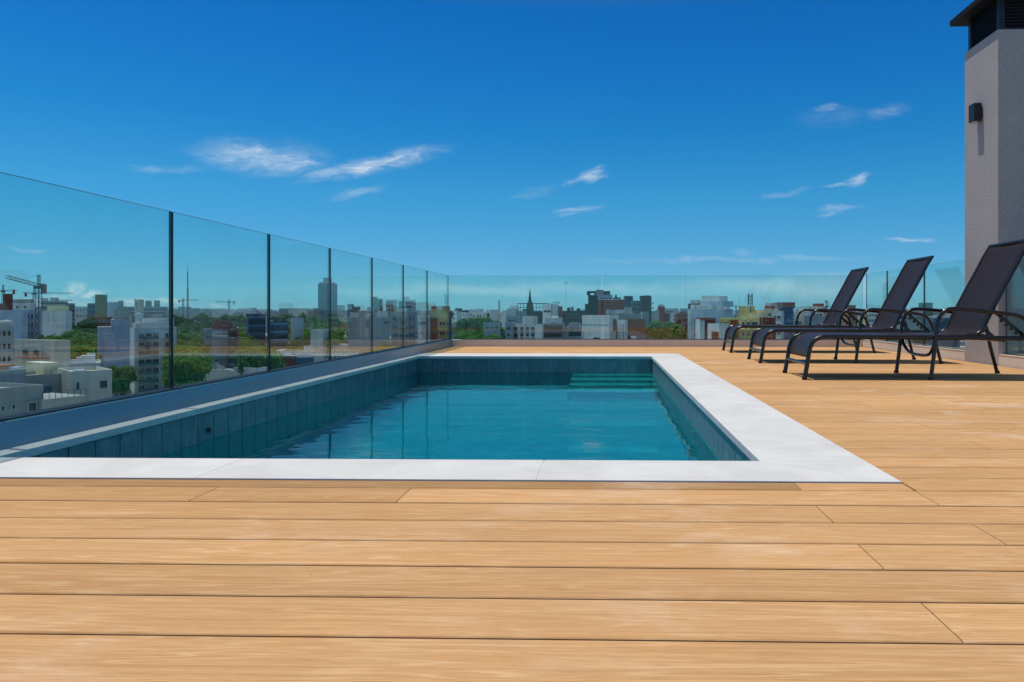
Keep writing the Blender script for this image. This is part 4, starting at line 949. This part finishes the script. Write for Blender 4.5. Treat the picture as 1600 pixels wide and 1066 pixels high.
b = B('dark slab tower rising right of the middle lounger', 1445, 600, 474, pr=1457.5, rot=0, mat='dark'); b.strips(5, 3.4)
b = B('green glazed low block below the dark slab tower', 1457.5, 330, 499, pr=1500, rot=0, mat='blue'); b.strips(3, 3.4)

# ---- cranes and masts
def lattice(b, p, q, w, n, r):
    p = Vector(p); q = Vector(q); d = (q-p); t = d.normalized(); a = Vector((0, 1, 0)) if abs(t.y) < .8 else Vector((1, 0, 0)); a = (a-t*a.dot(t)).normalized(); c = t.cross(a)
    cor = [a*w/2*s1+c*w/2*s2 for s1, s2 in ((1, 1), (1, -1), (-1, -1), (-1, 1))]
    for o_ in cor: b.bar(p+o_, q+o_, r, 4)
    for i in range(n):
        u, v_ = p+d*i/n, p+d*(i+1)/n
        for k_ in range(4):
            b.bar(u+cor[k_], v_+cor[(k_+1) % 4], r*.7, 3)
            b.bar(v_+cor[k_], v_+cor[(k_+1) % 4], r*.7, 3)
def crane(label, D, mast_px, top, base_y, jib_px, jib_y0, jib_y1, cj_px, r=.12, w=1.7, mat=None, apex=None, cw=True):
    X = ratio(mast_px)*D; root = tag(empty('tower_crane', (X, D, GZ)), label, 'crane'); mat = mat or M_steel
    zt = z_at(top, X, D)-GZ; za = z_at(apex if apex else top-4, X, D)-GZ
    b = MB(); lattice(b, (0, 0, 0), (0, 0, zt), w, max(6, int(zt/(w*1.3))), r); b.build('mast', mat, root)
    xj = (ratio(jib_px)*D-X); z0 = z_at(jib_y0, X, D)-GZ; z1 = z_at(jib_y1, X+xj, D)-GZ
    b = MB(); lattice(b, (0, 0, z0), (xj, 0, z1), w*.8, max(6, int(abs(xj)/(w*1.2))), r*.8); b.build('jib', mat, root)
    xc = ratio(cj_px)*D-X
    b = MB(); lattice(b, (0, 0, z0), (xc, 0, z0+.1), w*.7, 4, r*.8); b.build('counter_jib', mat, root)
    if cw: MB().box(xc*.75-.8, xc*.75+.8, -.8, .8, z0-w*2.2, z0+.3).build('counterweight', M_steelr if r > .1 else M_wdark, root)
    b = MB(); lattice(b, (0, 0, zt), (0, 0, za), w*.5, 3, r*.8); b.build('apex', mat, root)
    b = MB(); b.bar((0, 0, za), (xj*.55, 0, z0+(z1-z0)*.55+.6), r*.35, 3).bar((0, 0, za), (xc*.9, 0, z0+.6), r*.35, 3); b.build('stay_cable', M_wdark, root)
    MB().box(-w*.9, w*.9, -w*.7, w*.7, z0-w*.9, z0-w*.1).build('cab', M_wdark, root)
    return root
crane('big tower crane with a raised lattice jib over the trees at far left', 330, 60.5, 447, 0, 11, 446, 433, 71, r=.13, w=1.7, apex=429.5)
crane('small dark crane at the left edge of the skyline', 750, 5, 456, 0, -40, 454, 453, 27, r=.16, w=1.8, apex=445)
crane('small crane with a long thin jib behind the big crane mast', 800, 53, 460, 0, 114, 458, 458.5, 36, r=.14, w=1.8, apex=451)
crane('distant crane beside the tall lattice mast behind the second pane', 1300, 286, 470, 0, 309, 469.3, 468.8, 278, r=.22, w=2.2, apex=466)
crane('distant crane with a long left jib before the second glazing bar', 1300, 358, 474, 0, 338, 471.8, 471.3, 368, r=.22, w=2.2, apex=468)
crane('faint distant crane with a very long jib behind the yellow building', 1200, 1150, 480, 0, 1100, 479, 477, 1158, r=.16, w=1.6, mat=M_steelr, apex=475, cw=False)
crane('distant crane right of the yellow building', 1200, 1292, 474, 0, 1225, 479, 481, 1297, r=.16, w=1.8, mat=M_steelr, apex=470, cw=False)
D_ = 1500; X_ = ratio(293.3)*D_
b = MB(); lattice(b, (0, 0, 0), (0, 0, z_at(452, X_, D_)-GZ), 2.2, 26, .32); lattice(b, (0, 0, z_at(452, X_, D_)-GZ), (0, 0, z_at(425, X_, D_)-GZ), 1.2, 12, .26); b.bar((0, 0, z_at(425, X_, D_)-GZ), (0, 0, z_at(411, X_, D_)-GZ), .3, 5)
for y_ in (421, 432, 444): z = z_at(y_, X_, D_)-GZ; b.box(-3, 1.5, -.3, .3, z, z+.5)
tag(b.build('broadcast_mast', M_steel, None, (X_, D_, GZ)), 'very tall slim broadcast mast behind the second pane', 'mast')
for px_, yt, D_, lb in ((780, 469.5, 900, 'lattice radio mast on the skyline left of the church spire'), (862.3, 474, 380, 'black pole at the right edge of the building with the dark steel frame')):
    X_ = ratio(px_)*D_; b = MB(); H_ = z_at(yt, X_, D_)-GZ
    if D_ > 500: lattice(b, (0, 0, 0), (0, 0, H_), 1.4, 18, .22)
    else: b.bar((0, 0, 0), (0, 0, H_), .28, 8)
    tag(b.build('radio_mast', M_steel, None, (X_, D_, GZ)), lb, 'mast')

# ---- trees
def mat_leaf(name, a, b_):
    t = NT(name); oi = t.new('ShaderNodeObjectInfo'); g = t.new('ShaderNodeNewGeometry'); p = g.outputs['Position']
    c = t.mix(t.mr(t.noise(p, .35, 4, .7), .35, .65), a, b_); c = t.scale(c, t.mr(oi.outputs['Random'], 0, 1, .75, 1.25))
    t.n.remove(t.b); d = t.new('ShaderNodeBsdfDiffuse'); tr = t.new('ShaderNodeBsdfTranslucent'); t.l.new(c, d.inputs[0]); t.l.new(c, tr.inputs[0])
    m = t.new('ShaderNodeMixShader'); m.inputs[0].default_value = .3; t.l.new(d.outputs[0], m.inputs[1]); t.l.new(tr.outputs[0], m.inputs[2]); t.l.new(m.outputs[0], t.o.inputs[0]); return t.m
LEAF = {'green': mat_leaf('leaves green', (.055, .15, .020), (.12, .26, .040)), 'dark': mat_leaf('leaves dark', (.035, .10, .016), (.08, .18, .030)), 'lime': mat_leaf('leaves yellow green', (.09, .17, .022), (.17, .26, .04))}
M_bark = simple('bark', (.07, .055, .04), .9, var=.3, size=2)
def crown_mesh(seed, mat, leaves=2300, q=.42):
    rd = random.Random(seed); vs = []; fs = []
    cl = []
    for i in range(30):
        u, v_ = rd.uniform(0, 2*pi), rd.uniform(-.55, 1); rr = rd.uniform(.35, .80)
        cl.append((Vector((cos(u)*sqrt(max(0, 1-v_*v_)), sin(u)*sqrt(max(0, 1-v_*v_)), v_*.72))*rr*4.4, rd.uniform(.9, 1.9)))
    for i in range(leaves):
        c, r = cl[i % 30]; d = Vector((rd.gauss(0, 1), rd.gauss(0, 1), rd.gauss(0, 1))).normalized()
        p = c+d*r*rd.uniform(.72, 1.08); n = (d+Vector((rd.uniform(-.8, .8), rd.uniform(-.8, .8), rd.uniform(-.4, .9)))).normalized()
        a = n.orthogonal().normalized(); b_ = n.cross(a); s_ = q*rd.uniform(.6, 1.3); th = rd.uniform(0, pi); a, b_ = a*cos(th)+b_*sin(th), b_*cos(th)-a*sin(th)
        k_ = len(vs); vs += [tuple(p+a*s_), tuple(p+b_*s_*.6), tuple(p-a*s_), tuple(p-b_*s_*.6)]; fs.append((k_, k_+1, k_+2, k_+3))
    me = bpy.data.meshes.new('crown'); me.from_pydata(vs, [], fs); me.materials.append(LEAF[mat]); return me
CR = {k_: [crown_mesh(i*7+len(k_), k_) for i in range(4)] for k_ in LEAF}
def trunk_mesh(seed):
    rd = random.Random(seed); b = MB(); b.tube([(0, 0, 0), (.1, .05, .35), (.0, .1, .7), (.1, 0, 1.0)], [.055, .045, .038, .03], 7)
    for i in range(5):
        a_ = i*1.3+rd.random(); z = rd.uniform(.5, .85); b.tube([(.03, .03, z), (cos(a_)*.22, sin(a_)*.22, z+.2), (cos(a_)*.42, sin(a_)*.42, z+.45)], [.022, .016, .008], 5)
    return b.mesh('trunk', M_bark)
TK = [trunk_mesh(i) for i in range(3)]
def tree(px, ytop, D, r=4.6, kind='green', label='', group=None, base=GZ):
    X = ratio(px)*D; zt = z_at(ytop, X, D); h = zt-base; s_ = r/4.9
    root = empty('tree', (X, D, base)); tag(root, label, 'tree', group)
    ch = 4.2*s_*random.uniform(.9, 1.1)
    o = put('crown', random.choice(CR[kind]), root, (0, 0, h-ch), random.uniform(0, 6.28)); o.scale = (s_, s_*random.uniform(.9, 1.1), s_)
    t_ = put('trunk', random.choice(TK), root, (0, 0, 0), random.uniform(0, 6)); hh = max(2, h-ch*1.3); t_.scale = (hh*.45, hh*.45, hh)
    return root
def grove(x0, x1, y0, y1, n, kind, label, group, Dn, Df, r=4.6, z_top=-9.0):
    """trees whose tops fall between rows y0 (far) and y1 (near)"""
    for i in range(n):
        u = (i+random.uniform(.1, .9))/n; py = y0+(y1-y0)*u; D = (EYE-z_top+random.uniform(-1.2, 1.2))*F/max(6, (py-HY))
        D = max(Dn, min(Df, D)); m_ = min(r*F/D*.6, (x1-x0)*.4); v_ = random.random(); px = x0+m_+(x1-x0-2*m_)*v_
        row = ('far row', 'middle row', 'near row')[min(2, int(u*3))]; sd = ('left', 'centre', 'right')[min(2, int(v_*3))]
        tree(px, py+random.uniform(-1, 1), D, r*random.uniform(.8, 1.2), kind, f'{label}, {row}, {sd}', group)
grove(22, 156, 498, 545, 58, 'green', 'leafy green tree in the canopy around the big crane mast', 'trees in the canopy around the big crane', 180, 800, 5.6)
grove(112, 158, 495, 515, 7, 'dark', 'taller dark tree in front of the plain concrete tower', 'dark trees in front of the plain concrete tower', 300, 450, 5.2)
grove(258, 396, 488, 512, 56, 'dark', 'dark tree in the distant band below the broadcast mast', 'dark trees in the distant band below the broadcast mast', 330, 800, 6.8)
grove(262, 322, 512, 540, 18, 'green', 'mid green tree left of the six storey apartment block', 'green trees left of the six storey apartment block', 200, 400)
grove(262, 322, 535, 560, 13, 'lime', 'yellow green tree left of the six storey apartment block', 'yellow green trees left of the six storey apartment block', 150, 300)
grove(262, 325, 562, 600, 12, 'green', 'low tree just above the curb beside the first glazing bar', 'low trees above the curb beside the first glazing bar', 110, 200, 4.0, -13)
grove(366, 400, 505, 530, 8, 'lime', 'yellow green tree between the service tower and the dark banded block', 'trees between the service tower and the dark banded block', 250, 420)
grove(370, 440, 530, 548, 14, 'green', 'tree in the row below the dark banded block', 'tree row below the dark banded block', 180, 300, 3.8)
grove(415, 500, 488, 498, 22, 'lime', 'distant tree in the band left of the tall glass office tower', 'distant trees left of the tall glass office tower', 500, 1000, 6)
grove(450, 546, 492, 520, 44, 'green', 'green tree in the wood below the tall glass office tower', 'wood below the tall glass office tower', 270, 800, 6)
grove(505, 546, 520, 538, 10, 'green', 'nearer green tree beside the white stair tower', 'nearer trees beside the white stair tower', 255, 330, 4)
grove(450, 486, 520, 545, 12, 'dark', 'dark tree left of the white stair tower', 'dark trees left of the white stair tower', 240, 330, 4)
grove(706, 786, 492, 530, 52, 'green', 'green tree in the canopy right of the glass corner', 'canopy right of the glass corner', 200, 480, 5.6)
grove(766, 792, 504, 528, 9, 'green', 'green tree just left of the four window building', 'trees left of the four window building', 230, 340, 3.6)
grove(1012, 1070, 497, 528, 26, 'lime', 'bright green tree in the clump right of the brown brick wall', 'clump of trees right of the brown brick wall', 170, 290, 5.2)
grove(1300, 1500, 492, 520, 30, 'dark', 'tree behind the loungers beyond the far glass', 'trees behind the loungers beyond the far glass', 250, 600, 5)
tree(189, 568, 172, 3.7, 'lime', 'single bright green tree in front of the lavender wall'); tree(183, 585, 150, 3.2, 'dark', 'small dark tree at the foot of the lavender wall')
tree(402, 560, 190, 4.4, 'green', 'single round green tree right of the low white house, above the curb')
tree(600, 533, 215, 4.2, 'lime', 'yellow green tree in front of the large blank grey block, left'); tree(618, 534, 214, 4.2, 'lime', 'yellow green tree in front of the weathered concrete block'); tree(585, 541, 205, 3.6, 'lime', 'smaller yellow green tree low before the large blank grey block')

# ---- low roofs between the trees and the far skyline
def prof(px):
    if px < 265: return 482
    if px < 500: return 484
    if px < 800: return 485
    return 486
PANE = ((0, 264, 'first left glass pane'), (264, 418, 'second left glass pane'), (418, 514, 'third left glass pane'), (514, 580, 'fourth left glass pane'), (580, 700, 'last left glass panes'),
        (700, 818, 'first far pane'), (818, 941, 'second far pane'), (941, 1066, 'third far pane'), (1066, 1191, 'fourth far pane'), (1191, 1345, 'fifth far pane'), (1345, 1600, 'right side glass'))
def where(px):
    for a, b_, n_ in PANE:
        if a <= px < b_: return n_
    return 'glass'
CN = {'white': 'white', 'pale': 'pale grey', 'grey': 'grey', 'dark': 'dark grey', 'brick': 'brick', 'concrete': 'concrete', 'paleblue': 'pale blue', 'sand': 'sand coloured', 'beige': 'beige', 'rose': 'reddish'}
rd = random.Random(99)
def filler(px, D, ytop, wpx, mats, what, seg):
    m_ = rd.choice(mats)
    pc = max(0, px+wpx/2); pa = [q_ for q_ in PANE if q_[0] <= pc < q_[1]][0]; sd = ('left part', 'middle', 'right part')[min(2, int(3*(pc-pa[0])/(pa[1]-pa[0])))]; sz = 'narrow' if wpx < 13 else 'medium' if wpx < 20 else 'wide'
    lb = f'{sz} {CN[m_]} {what}, {sd} of the {where(pc)}'
    q = B(lb, px, D, ytop, pr=px+wpx, rot=rd.choice((2, 4, 8)) if px < 800 else 0, depth=rd.uniform(9, 16), mat=m_, parapet=False, group=f'{CN[m_]} {what}s seen through the {where(max(0, px+wpx/2))}')
    if rd.random() < .65: q.up(px+wpx*rd.uniform(.1, .4), px+wpx*rd.uniform(.55, .8), ytop-rd.uniform(1.2, 3.5), back=2, mat=rd.choice(mats))
    n = max(1, int(q.L/4)); fl = min(4, int(q.H/3.2))
    if fl > 0:
        w_ = MB()
        for i in range(fl):
            for j_ in range(n):
                x = q.L*(j_+.5)/n; z = q.H-1.2-1.4-i*3.1
                w_.box(x-.75, x+.75, -.05, -.01, z, z+1.4)
        tag(w_.build('windows', M_pane, q.r), kind='stuff')
far = MB(); px = -30.
while px < 1510:
    w_ = rd.uniform(5, 15); D = rd.uniform(1900, 2600); yt = prof(px)+rd.gauss(0, 1.3)-(rd.uniform(2, 5) if rd.random() < .12 else 0); X0 = ratio(px)*D; X1 = ratio(px+w_)*D
    far.box(X0, X1, D, D+25, GZ, z_at(yt, X0, D), rd.randrange(5)); px += w_*rd.uniform(.85, 1.3)
tag(far.build('distant_city', [wall(k_) for k_ in ('white', 'pale', 'grey', 'paleblue', 'dark')]), kind='stuff')
low = MB(); rl_ = random.Random(5)
for i in range(2600):
    D = 130*(2300/130)**rl_.random(); X = rl_.uniform(-1.9, 1.1)*D
    if D < 330 and -.86 < X/D < .55: continue
    w_, d_, h_ = rl_.uniform(7, 18), rl_.uniform(7, 16), rl_.choice((3.5, 4, 6.5, 7, 7.5))+rl_.uniform(-.4, .4)
    if D > 900: h_ += 3; w_ *= 1.6
    low.box(X, X+w_, D, D+d_, GZ, GZ+h_, rl_.randrange(6))
tag(low.build('low_rise_city', [wall(k_) for k_ in ('white', 'pale', 'grey', 'sand', 'brick', 'concrete')]), kind='stuff')
for i in range(16):
    D = rl_.uniform(110, 420); X = -rl_.uniform(.95, 1.7)*(D+14)-14; mk = rl_.choice(('white', 'pale', 'grey', 'sand')); 
    q = B(f'{CN[mk]} block beyond the left edge of the photograph', 0, D, 520, pr=None, rot=0, depth=12, mat=mk, parapet=False, group='blocks beyond the left edge of the photograph')
    q.r.location.x = X; q.windows(4, 4, 1.5, 1.3)
px = -30.
allm = ('white', 'pale', 'grey', 'concrete', 'paleblue', 'dark', 'brick', 'sand', 'pale', 'grey')
for layer, (D0, D1, dy, step) in enumerate(((1000, 1700, 2.5, 17), (700, 950, 7, 23))):
    px = -30+layer*3
    while px < 1510:
        w_ = rd.uniform(.6, 1.5)*step
        if layer == 1 and (262 < px+w_/2 < 400 or 415 < px < 545 or 700 < px < 745): px += w_; continue
        yt = prof(px)+dy+rd.gauss(0, 1.5)-(rd.uniform(2, 6) if rd.random() < .13 else 0)
        filler(px, rd.uniform(D0, D1), yt, w_, allm, ('block in the far skyline', 'roof just below the skyline')[layer], layer); px += w_*rd.uniform(.9, 1.5)
for x0, x1, y0, y1, n in ((262, 350, 503, 508, 9), (22, 150, 545, 556, 3), (262, 320, 520, 527, 3), (372, 420, 548, 560, 4), (430, 545, 528, 548, 6), (640, 700, 525, 532, 3), (700, 790, 486, 490, 8), (1010, 1075, 488, 492, 6), (1300, 1500, 489, 497, 14), (1345, 1500, 500, 530, 8)):
    for i in range(n):
        p_ = x0+(x1-x0)*(i+rd.uniform(0, .8))/n; yy = rd.uniform(y0, y1); D = (EYE+25-rd.uniform(5, 9))*F/(yy-HY) if yy > 500 else rd.uniform(500, 650)
        filler(p_, min(D, 800), yy, rd.uniform(8, 20), ('white', 'pale', 'grey', 'brick', 'sand'), 'low house among trees', 4)

# ---- haze
M_haze = NT('haze'); M_haze.n.remove(M_haze.b); pv = M_haze.new('ShaderNodeVolumePrincipled'); pv.inputs['Density'].default_value = HAZE_D if 'HAZE_D' in globals() else .00004
pv.inputs['Color'].default_value = (.75, .92, 1, 1); pv.inputs['Anisotropy'].default_value = .2; M_haze.l.new(pv.outputs[0], M_haze.o.inputs['Volume'])
hz = MB().box(-9100, 9100, -500, 9100, GZ-1.0, 120).build('haze', M_haze.m); hz['kind'] = 'stuff'
